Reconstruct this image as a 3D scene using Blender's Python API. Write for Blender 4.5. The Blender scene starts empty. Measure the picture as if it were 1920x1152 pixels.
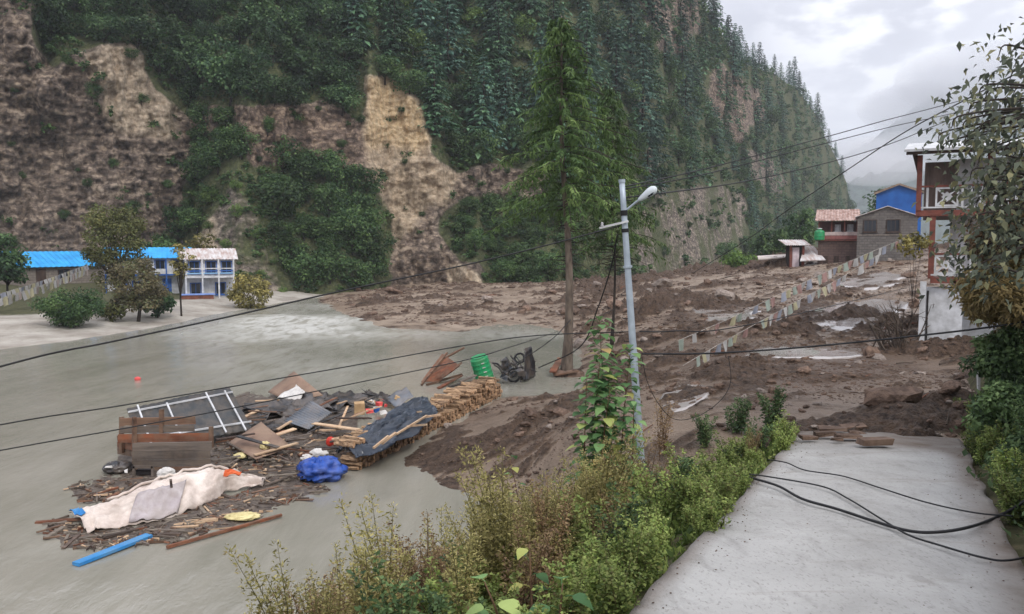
import bpy, math, random
import numpy as np
from mathutils import Vector, Matrix

# ------------------------------------------------------------------ camera
scn = bpy.context.scene
CAMZ = 6.0; FPX = 1500.0
PITCH = math.atan((576 - 460) / FPX)
cam_data = bpy.data.cameras.new("camera")
cam_data.sensor_width = 36.0
cam_data.lens = 36.0 * FPX / 1920.0
cam_data.clip_start = 0.1; cam_data.clip_end = 12000
cam = bpy.data.objects.new("camera", cam_data)
scn.collection.objects.link(cam)
cam.location = (0, 0, CAMZ)
cam.rotation_euler = (math.pi / 2 - PITCH, 0, 0)
scn.camera = cam

# ------------------------------------------------------------------ sky
SUN_EL, SUN_AZ = math.radians(44), math.radians(150)   # azimuth clockwise from +Y
world = bpy.data.worlds.new("World"); scn.world = world; world.use_nodes = True
nt = world.node_tree; nt.nodes.clear()
def wn(t, **kw):
    n = nt.nodes.new(t)
    for k, v in kw.items(): setattr(n, k, v)
    return n
sky = wn('ShaderNodeTexSky', sky_type='NISHITA', sun_disc=False, sun_elevation=SUN_EL, sun_rotation=SUN_AZ)
tc = wn('ShaderNodeTexCoord')
mp = wn('ShaderNodeMapping'); mp.inputs['Scale'].default_value = (1.0, 1.0, 2.2); mp.inputs['Location'].default_value = (0.35, 0.1, 0.42)
nz = wn('ShaderNodeTexNoise'); nz.inputs['Scale'].default_value = 4.2; nz.inputs['Detail'].default_value = 5; nz.inputs['Roughness'].default_value = 0.5
nz.inputs['Distortion'].default_value = 0.3
rp = wn('ShaderNodeValToRGB')
rp.color_ramp.elements[0].position = 0.36; rp.color_ramp.elements[0].color = (0.47, 0.475, 0.53, 1)
rp.color_ramp.elements[1].position = 0.68; rp.color_ramp.elements[1].color = (0.86, 0.87, 0.93, 1)
e = rp.color_ramp.elements.new(0.52); e.color = (0.63, 0.635, 0.69, 1)
# overcast skies are brighter overhead than at the horizon (the standard overcast luminance curve)
sep = wn('ShaderNodeSeparateXYZ')
mr = wn('ShaderNodeMapRange'); mr.inputs['From Min'].default_value = 0.3; mr.inputs['From Max'].default_value = 1
mr.inputs['To Min'].default_value = 1.0; mr.inputs['To Max'].default_value = 2.0
ml = wn('ShaderNodeVectorMath', operation='SCALE')
sc10 = wn('ShaderNodeVectorMath', operation='SCALE'); sc10.inputs['Scale'].default_value = 10.0
mx = wn('ShaderNodeMix', data_type='RGBA'); mx.inputs[0].default_value = 0.93
bg = wn('ShaderNodeBackground'); bg.inputs['Strength'].default_value = 0.1
ow = wn('ShaderNodeOutputWorld')
L = nt.links.new
L(tc.outputs['Generated'], mp.inputs['Vector']); L(mp.outputs[0], nz.inputs['Vector']); L(nz.outputs['Fac'], rp.inputs[0])
L(tc.outputs['Generated'], sep.inputs[0]); L(sep.outputs['Z'], mr.inputs['Value'])
# the thin bright place in the cloud that the photograph shows over the valley
vd = Vector((0.41, 0.87, 0.255)).normalized()
dt = wn('ShaderNodeVectorMath', operation='DOT_PRODUCT'); dt.inputs[1].default_value = vd
nrmv = wn('ShaderNodeVectorMath', operation='NORMALIZE')
bm_ = wn('ShaderNodeMapRange', interpolation_type='SMOOTHSTEP'); bm_.inputs['From Min'].default_value = .984; bm_.inputs['From Max'].default_value = .9995
bmul = wn('ShaderNodeMath', operation='MULTIPLY')
nz2 = wn('ShaderNodeTexNoise'); nz2.inputs['Scale'].default_value = 16; nz2.inputs['Detail'].default_value = 4
mr2 = wn('ShaderNodeMapRange', interpolation_type='SMOOTHSTEP'); mr2.inputs['From Min'].default_value = .42; mr2.inputs['From Max'].default_value = .62
mp2 = wn('ShaderNodeMapping'); mp2.inputs['Scale'].default_value = (1, 1, 2.4)
L(tc.outputs['Generated'], nrmv.inputs[0]); L(nrmv.outputs[0], dt.inputs[0]); L(dt.outputs['Value'], bm_.inputs['Value'])
L(tc.outputs['Generated'], mp2.inputs[0]); L(mp2.outputs[0], nz2.inputs['Vector']); L(nz2.outputs['Fac'], mr2.inputs['Value']); L(bm_.outputs[0], bmul.inputs[0]); L(mr2.outputs[0], bmul.inputs[1])
mxb = wn('ShaderNodeMix', data_type='RGBA'); mxb.inputs[7].default_value = (1.05, 1.05, 1.07, 1)
L(bmul.outputs[0], mxb.inputs[0]); L(rp.outputs[0], mxb.inputs[6]); L(mxb.outputs[2], ml.inputs[0]); L(mr.outputs[0], ml.inputs['Scale']); L(ml.outputs[0], sc10.inputs[0])
L(sky.outputs[0], mx.inputs[6]); L(sc10.outputs[0], mx.inputs[7]); L(mx.outputs[2], bg.inputs['Color']); L(bg.outputs[0], ow.inputs['Surface'])

# ------------------------------------------------------------------ sun behind the cloud
sun = bpy.data.lights.new("sun", 'SUN'); sun.energy = 1.5; sun.angle = math.radians(16); sun.color = (1.0, 0.96, 0.9)
so = bpy.data.objects.new("sun", sun); scn.collection.objects.link(so)
sd = Vector((math.sin(SUN_AZ) * math.cos(SUN_EL), math.cos(SUN_AZ) * math.cos(SUN_EL), math.sin(SUN_EL)))
so.rotation_euler = sd.to_track_quat('Z', 'Y').to_euler(); so.location = sd * 50

vs = scn.view_settings
vs.view_transform = 'Standard'; vs.look = 'None'; vs.exposure = 0.66; vs.gamma = 1.0; vs.use_curve_mapping = False
scn.render.engine = 'CYCLES'
scn.cycles.use_denoising = True
scn.cycles.max_bounces = 6; scn.cycles.diffuse_bounces = 3; scn.cycles.glossy_bounces = 2
scn.cycles.transmission_bounces = 3; scn.cycles.transparent_max_bounces = 6; scn.cycles.volume_bounces = 1

HAZE = 0.00032
# ------------------------------------------------------------------ helpers
COL = scn.collection
rng = np.random.default_rng(7); random.seed(7)
CT, ST = math.cos(PITCH), math.sin(PITCH)
def ray(px, py):
    """direction of a pixel of the 1920x1152 photograph, scaled so that its forward (Y) part is 1"""
    u = (np.asarray(px, float) - 960) / FPX; v = (576 - np.asarray(py, float)) / FPX
    dy = CT + v * ST
    return u / dy, (-ST + v * CT) / dy
def q(px, py, D):
    a, b = ray(px, py); return Vector((float(a) * D, D, CAMZ + float(b) * D))
def g(px, py, z=0.0):
    a, b = ray(px, py); D = (z - CAMZ) / float(b); return Vector((float(a) * D, D, z))

def hsh(x, y, z, s):
    h = (x.astype(np.int64) * 374761393 + y.astype(np.int64) * 668265263 + z.astype(np.int64) * 1274126177 + s * 974634541) & 0xFFFFFFFF
    h = ((h ^ (h >> 13)) * 1103515245) & 0xFFFFFFFF
    h = ((h ^ (h >> 16)) * 2246822519) & 0xFFFFFFFF
    return ((h ^ (h >> 15)) & 0xFFFFFF) / float(0xFFFFFF)
def vnoise(x, y, z, s=0):
    x = np.asarray(x, float); y = np.asarray(y, float) + 0 * x; z = np.asarray(z, float) + 0 * x
    xi, yi, zi = np.floor(x), np.floor(y), np.floor(z)
    fx, fy, fz = x - xi, y - yi, z - zi
    fx = fx * fx * fx * (fx * (fx * 6 - 15) + 10); fy = fy * fy * fy * (fy * (fy * 6 - 15) + 10); fz = fz * fz * fz * (fz * (fz * 6 - 15) + 10)
    r = 0
    for dx in (0, 1):
        for dy in (0, 1):
            for dz in (0, 1):
                w = (fx if dx else 1 - fx) * (fy if dy else 1 - fy) * (fz if dz else 1 - fz)
                r = r + w * hsh(xi + dx, yi + dy, zi + dz, s)
    return r * 2 - 1
def fbm(x, y, z=0.0, o=4, s=0, gain=0.5):
    x = np.asarray(x, float); t = 0; a = 1; n = 0; f = 1.0
    for k in range(o):
        t = t + a * vnoise(x * f + 17.3 * k, np.asarray(y) * f + 3.1 * k, np.asarray(z) * f + 9.7 * k, s + k); n += a; a *= gain; f *= 2.03
    return t / n
def sstep(a, b, x):
    t = np.clip((x - a) / (b - a), 0, 1); return t * t * (3 - 2 * t)

class MB:
    """collects faces; mats = material slot of each face"""
    def __init__(s): s.v = []; s.f = []; s.m = []
    def add(s, vs, fs, m=0):
        o = len(s.v); s.v += [tuple(p) for p in vs]; s.f += [tuple(i + o for i in f) for f in fs]; s.m += [m] * len(fs); return s
    def box(s, c, size, rot=None, m=0, jit=0.0):
        c = Vector(c); hx, hy, hz = size[0] / 2, size[1] / 2, size[2] / 2
        vs = []
        for x, y, z in ((-1,-1,-1),(1,-1,-1),(1,1,-1),(-1,1,-1),(-1,-1,1),(1,-1,1),(1,1,1),(-1,1,1)):
            p = Vector((x*hx + random.uniform(-jit, jit), y*hy + random.uniform(-jit, jit), z*hz + random.uniform(-jit, jit)))
            if rot is not None: p = rot @ p
            vs.append(p + c)
        return s.add(vs, [(0,3,2,1),(4,5,6,7),(0,1,5,4),(1,2,6,5),(2,3,7,6),(3,0,4,7)], m)
    def bx(s, x0, x1, y0, y1, z0, z1, m=0):
        return s.box(((x0+x1)/2, (y0+y1)/2, (z0+z1)/2), (x1-x0, y1-y0, z1-z0), None, m)
    def beam(s, p0, p1, w, h, m=0, up=(0,0,1), jit=0.0):
        p0, p1 = Vector(p0), Vector(p1); d = p1 - p0; ln = d.length; x = d.normalized(); u = Vector(up)
        y = u.cross(x)
        if y.length < 1e-4: y = Vector((0,1,0)).cross(x)
        y.normalize(); z = x.cross(y)
        return s.box((p0 + p1) / 2, (ln, w, h), Matrix((x, y, z)).transposed(), m, jit)
    def tube(s, pts, r, n=6, m=0, cap=True):
        pts = [Vector(p) for p in pts]; k = len(pts)
        rr = list(r) if hasattr(r, '__len__') else [r] * k
        vs = []; fs = []
        ref = None
        for i, p in enumerate(pts):
            d = (pts[min(i+1, k-1)] - pts[max(i-1, 0)]).normalized()
            if ref is None: ref = Vector((0,0,1)) if abs(d.z) < .9 else Vector((1,0,0))
            a = (ref - d * ref.dot(d)).normalized(); b = d.cross(a); ref = a
            for j in range(n):
                t = 2 * math.pi * j / n
                vs.append(p + (a * math.cos(t) + b * math.sin(t)) * rr[i])
        for i in range(k - 1):
            for j in range(n):
                fs.append((i*n + j, i*n + (j+1) % n, (i+1)*n + (j+1) % n, (i+1)*n + j))
        if cap: fs += [tuple(range(n-1, -1, -1)), tuple((k-1)*n + j for j in range(n))]
        return s.add(vs, fs, m)
    def lathe(s, c, prof, n=14, rot=None, m=0):
        c = Vector(c); vs = []; fs = []
        for (r, z) in prof:
            for j in range(n):
                t = 2 * math.pi * j / n; p = Vector((r*math.cos(t), r*math.sin(t), z))
                if rot is not None: p = rot @ p
                vs.append(p + c)
        k = len(prof)
        for i in range(k-1):
            for j in range(n): fs.append((i*n+j, i*n+(j+1)%n, (i+1)*n+(j+1)%n, (i+1)*n+j))
        fs += [tuple(range(n-1,-1,-1)), tuple((k-1)*n+j for j in range(n))]
        return s.add(vs, fs, m)
    def sheet(s, fn, nu, nv, th=0.012, m=0):
        """closed thin sheet over fn(u,v)->point"""
        P = [[Vector(fn(i/nu, j/nv)) for j in range(nv+1)] for i in range(nu+1)]
        top = []; bot = []
        for i in range(nu+1):
            for j in range(nv+1):
                a = P[min(i+1,nu)][j] - P[max(i-1,0)][j]; b = P[i][min(j+1,nv)] - P[i][max(j-1,0)]
                n = a.cross(b); n = n.normalized() if n.length > 1e-9 else Vector((0,0,1))
                top.append(P[i][j] + n*th/2); bot.append(P[i][j] - n*th/2)
        N = len(top); w = nv+1; fs = []
        for i in range(nu):
            for j in range(nv):
                a, b, c, d = i*w+j, (i+1)*w+j, (i+1)*w+j+1, i*w+j+1
                fs.append((a,b,c,d)); fs.append((N+d,N+c,N+b,N+a))
        for i in range(nu):
            a, b = i*w, (i+1)*w; fs.append((N+a, N+b, b, a)); a, b = i*w+nv, (i+1)*w+nv; fs.append((a, b, N+b, N+a))
        for j in range(nv):
            a, b = j, j+1; fs.append((a, b, N+b, N+a)); a, b = nu*w+j, nu*w+j+1; fs.append((N+a, N+b, b, a))
        return s.add(top + bot, fs, m)
def quad4(a, b, c, d):
    a, b, c, d = map(Vector, (a, b, c, d))
    return lambda u, v: (a*(1-u) + b*u)*(1-v) + (d*(1-u) + c*u)*v

ORG = {}
def tagp(o, label=None, cat=None, group=None, kind=None):
    if label: o['label'] = label
    if cat: o['category'] = cat
    if group: o['group'] = group
    if kind: o['kind'] = kind
    elif cat: o['kind'] = 'thing'
    return o
def root(name, loc, label, cat, group=None, rz=0.0):
    o = bpy.data.objects.new(name, None); COL.objects.link(o); o.empty_display_size = 0.2
    o.location = loc; o.rotation_euler = (0, 0, rz); ORG[o.name] = Vector(loc)
    return tagp(o, label, cat, group)
def mk(name, mb, mats, parent=None, label=None, cat=None, group=None, kind=None, smooth=False, local=False, org=None):
    """one mesh object from world-space faces (local=True: already in the parent's frame)"""
    if not isinstance(mats, (list, tuple)): mats = [mats]
    off = Vector((0,0,0))
    if parent is not None:
        if not local: off = ORG.get(parent.name, off)
    elif org is not None: off = Vector(org)
    elif not local and kind != 'structure' and mb.v:
        A = np.array(mb.v); off = Vector((A[:,0].mean(), A[:,1].mean(), A[:,2].min()))
    vs = [(p[0]-off[0], p[1]-off[1], p[2]-off[2]) for p in mb.v]
    me = bpy.data.meshes.new(name); me.from_pydata(vs, [], mb.f)
    for m_ in mats: me.materials.append(m_)
    if len(mats) > 1: me.polygons.foreach_set('material_index', mb.m)
    if smooth: me.polygons.foreach_set('use_smooth', [True]*len(me.polygons))
    me.update()
    o = bpy.data.objects.new(name, me); COL.objects.link(o)
    if parent is not None: o.parent = parent; ORG[o.name] = off
    else: o.location = off; ORG[o.name] = off
    return tagp(o, label, cat, group, kind)
def npmesh(name, V, F, mats, tint=None, smooth=False, extra=None):
    V = np.asarray(V, np.float32); F = np.asarray(F, np.int32); k = F.shape[1]
    me = bpy.data.meshes.new(name)
    me.vertices.add(len(V)); me.vertices.foreach_set('co', V.ravel())
    me.loops.add(F.size); me.loops.foreach_set('vertex_index', F.ravel())
    me.polygons.add(len(F)); me.polygons.foreach_set('loop_start', np.arange(0, F.size, k, dtype=np.int32))
    me.polygons.foreach_set('loop_total', np.full(len(F), k, np.int32))
    if smooth: me.polygons.foreach_set('use_smooth', np.ones(len(F), bool))
    for m_ in (mats if isinstance(mats, (list, tuple)) else [mats]): me.materials.append(m_)
    if tint is not None:
        a = me.attributes.new('tint', 'FLOAT', 'FACE'); a.data.foreach_set('value', np.asarray(tint, np.float32))
    for nm, val in (extra or {}).items():
        a = me.attributes.new(nm, 'FLOAT', 'POINT'); a.data.foreach_set('value', np.asarray(val, np.float32))
    me.update(calc_edges=True); me.validate()
    return me
def link(name, me, parent=None, loc=(0,0,0), **kw):
    o = bpy.data.objects.new(name, me); COL.objects.link(o); o.location = loc
    if parent is not None: o.parent = parent
    ORG[o.name] = Vector(loc)
    return tagp(o, **kw)
def copy_tree(o, parent=None):
    c = o.copy(); COL.objects.link(c); c.parent = parent
    for ch in o.children: copy_tree(ch, c)
    return c
def gridmesh(name, P, mats, smooth=True, extra=None):
    """P (nu,nv,3) array of points"""
    nu, nv = P.shape[:2]; idx = np.arange(nu*nv).reshape(nu, nv)
    F = np.stack([idx[:-1,:-1], idx[1:,:-1], idx[1:,1:], idx[:-1,1:]], -1).reshape(-1, 4)
    return npmesh(name, P.reshape(-1,3), F, mats, smooth=smooth, extra=extra)

# ------------------------------------------------------------------ materials
def lin(c):
    return tuple((x/12.92 if x <= .04045 else ((x+.055)/1.055)**2.4) for x in [k/255 for k in c]) + (1,)
class NT:
    def __init__(s, name):
        s.m = bpy.data.materials.new(name); s.m.use_nodes = True; s.t = s.m.node_tree; s.t.nodes.clear()
        s.out = s.n('ShaderNodeOutputMaterial'); s.b = s.n('ShaderNodeBsdfPrincipled'); s.l(s.b.outputs[0], s.out.inputs['Surface'])
        s.b.inputs['Specular IOR Level'].default_value = 0.3
        s.tc = s.n('ShaderNodeTexCoord')
    def n(s, t, **kw):
        x = s.t.nodes.new(t)
        for k, v in kw.items(): setattr(x, k, v)
        return x
    def l(s, a, b): s.t.links.new(a, b)
    def noise(s, scale, detail=4, rough=.55, stretch=(1,1,1), dist=0.0, co='Object'):
        x = s.n('ShaderNodeTexNoise'); x.inputs['Scale'].default_value = scale; x.inputs['Detail'].default_value = detail
        x.inputs['Roughness'].default_value = rough; x.inputs['Distortion'].default_value = dist
        mpp = s.n('ShaderNodeMapping'); mpp.inputs['Scale'].default_value = stretch
        s.l(s.tc.outputs[co], mpp.inputs[0]); s.l(mpp.outputs[0], x.inputs['Vector']); return x.outputs['Fac']
    def ramp(s, fac, stops):
        r = s.n('ShaderNodeValToRGB'); el = r.color_ramp.elements
        for i, (p, c) in enumerate(stops):
            c = c if len(c) == 4 else tuple(c) + (1,)
            if i < 2: el[i].position = p; el[i].color = c
            else: x = el.new(p); x.color = c
        s.l(fac, r.inputs[0]); return r.outputs[0]
    def mix(s, fac, a, b, blend='MIX'):
        x = s.n('ShaderNodeMix', data_type='RGBA', blend_type=blend)
        for sock, v in ((x.inputs[0], fac), (x.inputs[6], a), (x.inputs[7], b)):
            if hasattr(v, 'is_linked'): s.l(v, sock)
            else: sock.default_value = v
        return x.outputs[2]
    def math(s, op, a, b=0.0, clamp=False):
        x = s.n('ShaderNodeMath', operation=op, use_clamp=clamp)
        for sock, v in ((x.inputs[0], a), (x.inputs[1], b)):
            if hasattr(v, 'is_linked'): s.l(v, sock)
            else: sock.default_value = v
        return x.outputs[0]
    def attr(s, name):
        x = s.n('ShaderNodeAttribute'); x.attribute_name = name; return x.outputs['Fac']
    def bump(s, h, strength=.4, dist=.05):
        x = s.n('ShaderNodeBump'); x.inputs['Strength'].default_value = strength; x.inputs['Distance'].default_value = dist
        s.l(h, x.inputs['Height']); s.l(x.outputs[0], s.b.inputs['Normal'])
    def base(s, c):
        if hasattr(c, 'is_linked'): s.l(c, s.b.inputs['Base Color'])
        else: s.b.inputs['Base Color'].default_value = c
    def rough(s, v):
        if hasattr(v, 'is_linked'): s.l(v, s.b.inputs['Roughness'])
        else: s.b.inputs['Roughness'].default_value = v
def plain(name, c, c2=None, scale=3.0, rough=.75, bump=.15, bdist=.02, metal=0.0, stretch=(1,1,1), rnd=0.0, spec=.3):
    """two-tone noisy surface; rnd = brightness spread between objects"""
    t = NT(name); c1 = lin(c); cc2 = lin(c2) if c2 else tuple(x*.6 for x in c1[:3]) + (1,)
    f = t.noise(scale, 5, .6, stretch)
    col = t.ramp(f, [(.35, cc2), (.62, c1)])
    if rnd:
        oi = t.n('ShaderNodeObjectInfo'); mrr = t.n('ShaderNodeMapRange'); mrr.inputs['To Min'].default_value = 1-rnd; mrr.inputs['To Max'].default_value = 1+rnd
        t.l(oi.outputs['Random'], mrr.inputs[0]); h = t.n('ShaderNodeHueSaturation'); t.l(mrr.outputs[0], h.inputs['Value']); t.l(col, h.inputs['Color']); col = h.outputs[0]
    t.base(col); t.rough(rough); t.b.inputs['Metallic'].default_value = metal; t.b.inputs['Specular IOR Level'].default_value = spec
    if bump: t.bump(t.noise(scale*4, 5, .6, stretch), bump, bdist)
    return t.m
def muddy(mat, amt=.5, c=(118, 102, 86), scale=2.2):
    """dried silt over an existing surface"""
    t = mat.node_tree; b = next(n for n in t.nodes if n.type == 'BSDF_PRINCIPLED'); sock = b.inputs['Base Color']; src = sock.links[0].from_socket
    tc_ = t.nodes.new('ShaderNodeTexCoord'); nn = t.nodes.new('ShaderNodeTexNoise'); nn.inputs['Scale'].default_value = scale; nn.inputs['Detail'].default_value = 6; nn.inputs['Roughness'].default_value = .65
    rr = t.nodes.new('ShaderNodeMapRange'); rr.inputs['From Min'].default_value = .4; rr.inputs['From Max'].default_value = .62; rr.inputs['To Max'].default_value = amt
    mx_ = t.nodes.new('ShaderNodeMix'); mx_.data_type = 'RGBA'; mx_.inputs[7].default_value = lin(c)
    t.links.new(tc_.outputs['Object'], nn.inputs['Vector']); t.links.new(nn.outputs['Fac'], rr.inputs[0]); t.links.new(rr.outputs[0], mx_.inputs[0]); t.links.new(src, mx_.inputs[6]); t.links.new(mx_.outputs[2], sock)
    return mat
def leafmat(name, cols, trans=.3, rough=.6, rnd=.25, k_=1.3):
    """cols: leaf colours along the per-leaf tint"""
    t = NT(name)
    k = len(cols); col = t.ramp(t.attr('tint'), [(i/(k-1), tuple(x*k_ for x in lin(c)[:3])) for i, c in enumerate(cols)])
    oi = t.n('ShaderNodeObjectInfo'); mrr = t.n('ShaderNodeMapRange'); mrr.inputs['To Min'].default_value = 1-rnd; mrr.inputs['To Max'].default_value = 1+rnd
    t.l(oi.outputs['Random'], mrr.inputs[0]); h = t.n('ShaderNodeHueSaturation'); t.l(mrr.outputs[0], h.inputs['Value']); t.l(col, h.inputs['Color'])
    t.base(h.outputs[0]); t.rough(rough); t.b.inputs['Specular IOR Level'].default_value = .25
    tr = t.n('ShaderNodeBsdfTranslucent'); t.l(h.outputs[0], tr.inputs['Color'])
    ms = t.n('ShaderNodeMixShader'); ms.inputs[0].default_value = trans
    t.l(t.b.outputs[0], ms.inputs[1]); t.l(tr.outputs[0], ms.inputs[2]); t.l(ms.outputs[0], t.out.inputs['Surface'])
    return t.m
# ================================================================== SETTING
def inpoly(x, y, poly):
    r = np.zeros(np.shape(x), bool); n = len(poly); j = n - 1
    for i in range(n):
        xi, yi = poly[i]; xj, yj = poly[j]
        if yi != yj:
            c = ((yi > y) != (yj > y)) & (x < (xj - xi) * (y - yi) / (yj - yi) + xi); r ^= c
        j = i
    return r
# outlines of the mountainside's zones as they are seen from the road
Z = dict(
 rockA=[(-420,-260),(30,-260),(60,60),(95,130),(150,95),(190,80),(250,80),(290,150),(345,215),(375,230),(360,330),(330,430),(280,480),(-420,480)],
 rockB=[(375,195),(470,200),(560,190),(640,195),(690,240),(690,335),(640,320),(560,300),(480,320),(455,300),(450,240),(420,215),(370,300),(350,260)],
 rockC=[(675,133),(735,150),(790,185),(803,215),(806,290),(862,322),(940,305),(1020,320),(1035,370),(880,372),(832,395),(822,440),(850,480),(905,500),(915,560),(725,560),(728,400),(690,335),(680,230)],
 cone=[(425,330),(470,380),(505,450),(535,555),(395,560),(385,430),(400,370)],
 scree=[(1195,390),(1260,350),(1390,345),(1405,440),(1395,480),(1330,520),(1190,540)],
 upA=[(1185,-60),(1300,-60),(1320,40),(1300,90),(1255,110),(1210,60)],
 upB=[(1330,120),(1420,165),(1440,210),(1395,270),(1345,240),(1320,170)],
 upC=[(1005,-60),(1075,-60),(1120,60),(1150,120),(1095,110),(1060,50)],
 upD=[(1150,130),(1175,140),(1215,200),(1200,230),(1170,180)],
 upE=[(1390,270),(1440,290),(1475,350),(1450,370),(1405,330)],
 upF=[(1215,270),(1245,300),(1240,360),(1205,370)],
 palA=[(158,110),(185,85),(250,80),(285,150),(330,200),(335,260),(250,255),(200,245),(190,190)],
 palB=[(678,138),(735,155),(790,190),(803,215),(806,285),(740,278),(690,275)],
 palC=[(690,275),(805,285),(862,330),(850,372),(800,390),(760,440),(735,470),(728,400),(700,330)],
 palD=[(838,505),(865,498),(900,520),(915,560),(840,560)],
 palE=[(376,415),(398,405),(410,440),(405,480),(370,470)],
 shrubA=[(40,-260),(670,-260),(680,120),(675,190),(640,210),(560,195),(470,205),(420,215),(380,215),(340,200),(290,140),(250,80),(150,85),(95,110),(60,40)],
 shrubB=[(505,330),(560,310),(640,330),(675,352),(700,400),(706,535),(550,545),(520,470),(500,400)],
 shrubC=[(390,225),(450,230),(460,300),(430,330),(390,380),(370,440),(300,470),(335,420),(370,330)],
 shrubD=[(850,405),(910,385),(1035,376),(1080,390),(1080,540),(960,535),(930,500),(890,470),(850,440)],
 shrubE=[(1360,480),(1400,445),(1480,385),(1600,395),(1600,500),(1340,520)],
 conif=[(640,-260),(1000,-260),(1010,10),(1080,120),(1200,-260),(1800,-260),(1800,480),(1410,480),(1400,345),(1255,350),(1195,390),(1080,390),(1030,310),(900,300),(810,285),(805,205),(735,140),(670,120)],
)
TOPROW = -260.0
RPX = [-900, 1290, 1318, 1345, 1380, 1400, 1450, 1500, 1530, 1545, 1570, 1588, 1594, 1602, 1640]
RPY = [-260, -60, 12, 55, 108, 122, 140, 172, 216, 252, 300, 345, 385, 430, 470]
DPX = [-900, -420, 0, 200, 330, 400, 450, 520, 560, 640, 705, 735, 850, 900, 1000, 1100, 1200, 1300, 1400, 1500, 1590, 1640]
DD = [70, 76, 88, 95, 100, 93, 91, 94, 97, 98, 100, 111, 113, 110, 112, 120, 142, 185, 250, 360, 500, 640]
NC, NR = 700, 250
pxc = np.linspace(-520, 1640, NC)
ridge = np.interp(pxc, RPX, RPY); ridge = ridge + 5 * fbm(pxc/25, 0, 0, 3, 5) * sstep(1250, 1320, pxc)
D0 = np.interp(pxc, DPX, DD)
ker = np.hanning(15); ker /= ker.sum()
D0 = np.convolve(np.pad(D0, 7, 'edge'), ker, 'valid')
a_, b_ = ray(pxc, 576); pyb = 460 + FPX * (CAMZ + 1.5) / D0
vv = np.linspace(0, 1, NR)
PX = np.repeat(pxc[:, None], NR, 1); PY = pyb[:, None] + (ridge - pyb)[:, None] * vv[None]
# wobble the outlines so that they do not read as polygons
WX = PX + 16 * fbm(PX/38, PY/38, 0, 4, 31); WY = PY + 16 * fbm(PX/38, PY/38, 5, 4, 32)
M = {k: inpoly(WX, WY, p).astype(float) for k, p in Z.items()}
def blur(a, n=5):
    k = np.ones(2*n+1) / (2*n+1)
    for ax in (0, 1):
        a = np.apply_along_axis(lambda r: np.convolve(np.pad(r, n, 'edge'), k, 'valid'), ax, a)
    return a
rock = np.clip(M['rockA'] + M['rockB'] + M['rockC'] + M['upA'] + M['upB'] + M['upD']*.7 + M['upE'] + M['upF'] + M['palD'] + M['palE'], 0, 1)
S = 0.75 * (1 - rock) + .16 * rock
S = np.where(M['scree'] > 0, .85, S); S = np.where(M['cone'] > 0, .55, S); S = np.where(M['shrubB'] > 0, .55, S)
S = blur(S, 4)
DM = np.zeros_like(PX); ZM = np.zeros_like(PX)
ax_, bz_ = ray(PX, PY)
DM[:, 0] = D0; ZM[:, 0] = CAMZ + D0 * bz_[:, 0]
for i in range(1, NR):
    s_ = S[:, i]; t_ = bz_[:, i]
    DM[:, i] = (DM[:, i-1] + s_ * (CAMZ - ZM[:, i-1])) / (1 - s_ * t_)
    DM[:, i] = np.maximum(DM[:, i], DM[:, i-1]); ZM[:, i] = CAMZ + DM[:, i] * t_
XM = ax_ * DM
sc_ = np.clip(DM / 110, .8, 4.0)
rk = blur(rock, 3)
cell = XM / sc_
strat = fbm(cell/14, ZM/(1.5*sc_) + .25*fbm(cell/6, ZM/6, 0, 3, 40), 0, 4, 41)
gully = -np.abs(fbm(cell/5 + .4*fbm(cell/9, ZM/9, 2, 2, 8), ZM/(16*sc_), 0, 4, 42))
lump = fbm(cell/2.2, ZM/(2.2*sc_), DM/20, 5, 43, .6)
bigl = fbm(cell/13, ZM/(18*sc_), 0, 3, 44)
ledge = (ZM/sc_)/2.1 + .9*fbm(cell/7, ZM/(7*sc_), 0, 3, 49) + .25*fbm(cell/1.5, ZM/(3*sc_), 0, 2, 50); ledge = ledge - np.floor(ledge); ledge = np.where(ledge < .8, ledge/.8, (1-ledge)/.2)
lvar = sstep(-.2, .3, fbm(cell/9, ZM/(9*sc_), 3, 2, 51))
fine = fbm(cell/.75, ZM/(.75*sc_), DM/9, 4, 47, .65)
flute = -np.abs(fbm(cell/1.5 + .3*fbm(cell/3, ZM/(3*sc_), 7, 2, 52), ZM/(8*sc_), 0, 4, 48, .6))
disp = sc_ * (rk * (.5*strat + 3.4*gully + .8*lump + .55*fine + 1.5*flute - .6*ledge*lvar) + (1-rk) * (1.0*lump + 2.2*gully) + 3.0*bigl - 3.5*np.abs(fbm(cell/9 + .3*fbm(cell/12, ZM/(12*sc_), 4, 2, 53), ZM/(40*sc_), 6, 3, 54)))
# the dark cleft high in the left cliff
disp += 4 * np.exp(-((PX - 85 + (PY-60)*.0)/14)**2) * sstep(160, 120, PY) * sstep(0, 60, PY)
disp *= sstep(0, .03, vv)[None]
DF = DM + disp
XF = ax_ * DF; ZF = CAMZ + bz_ * DF
P = np.stack([XF, DF, ZF], -1)
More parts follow.
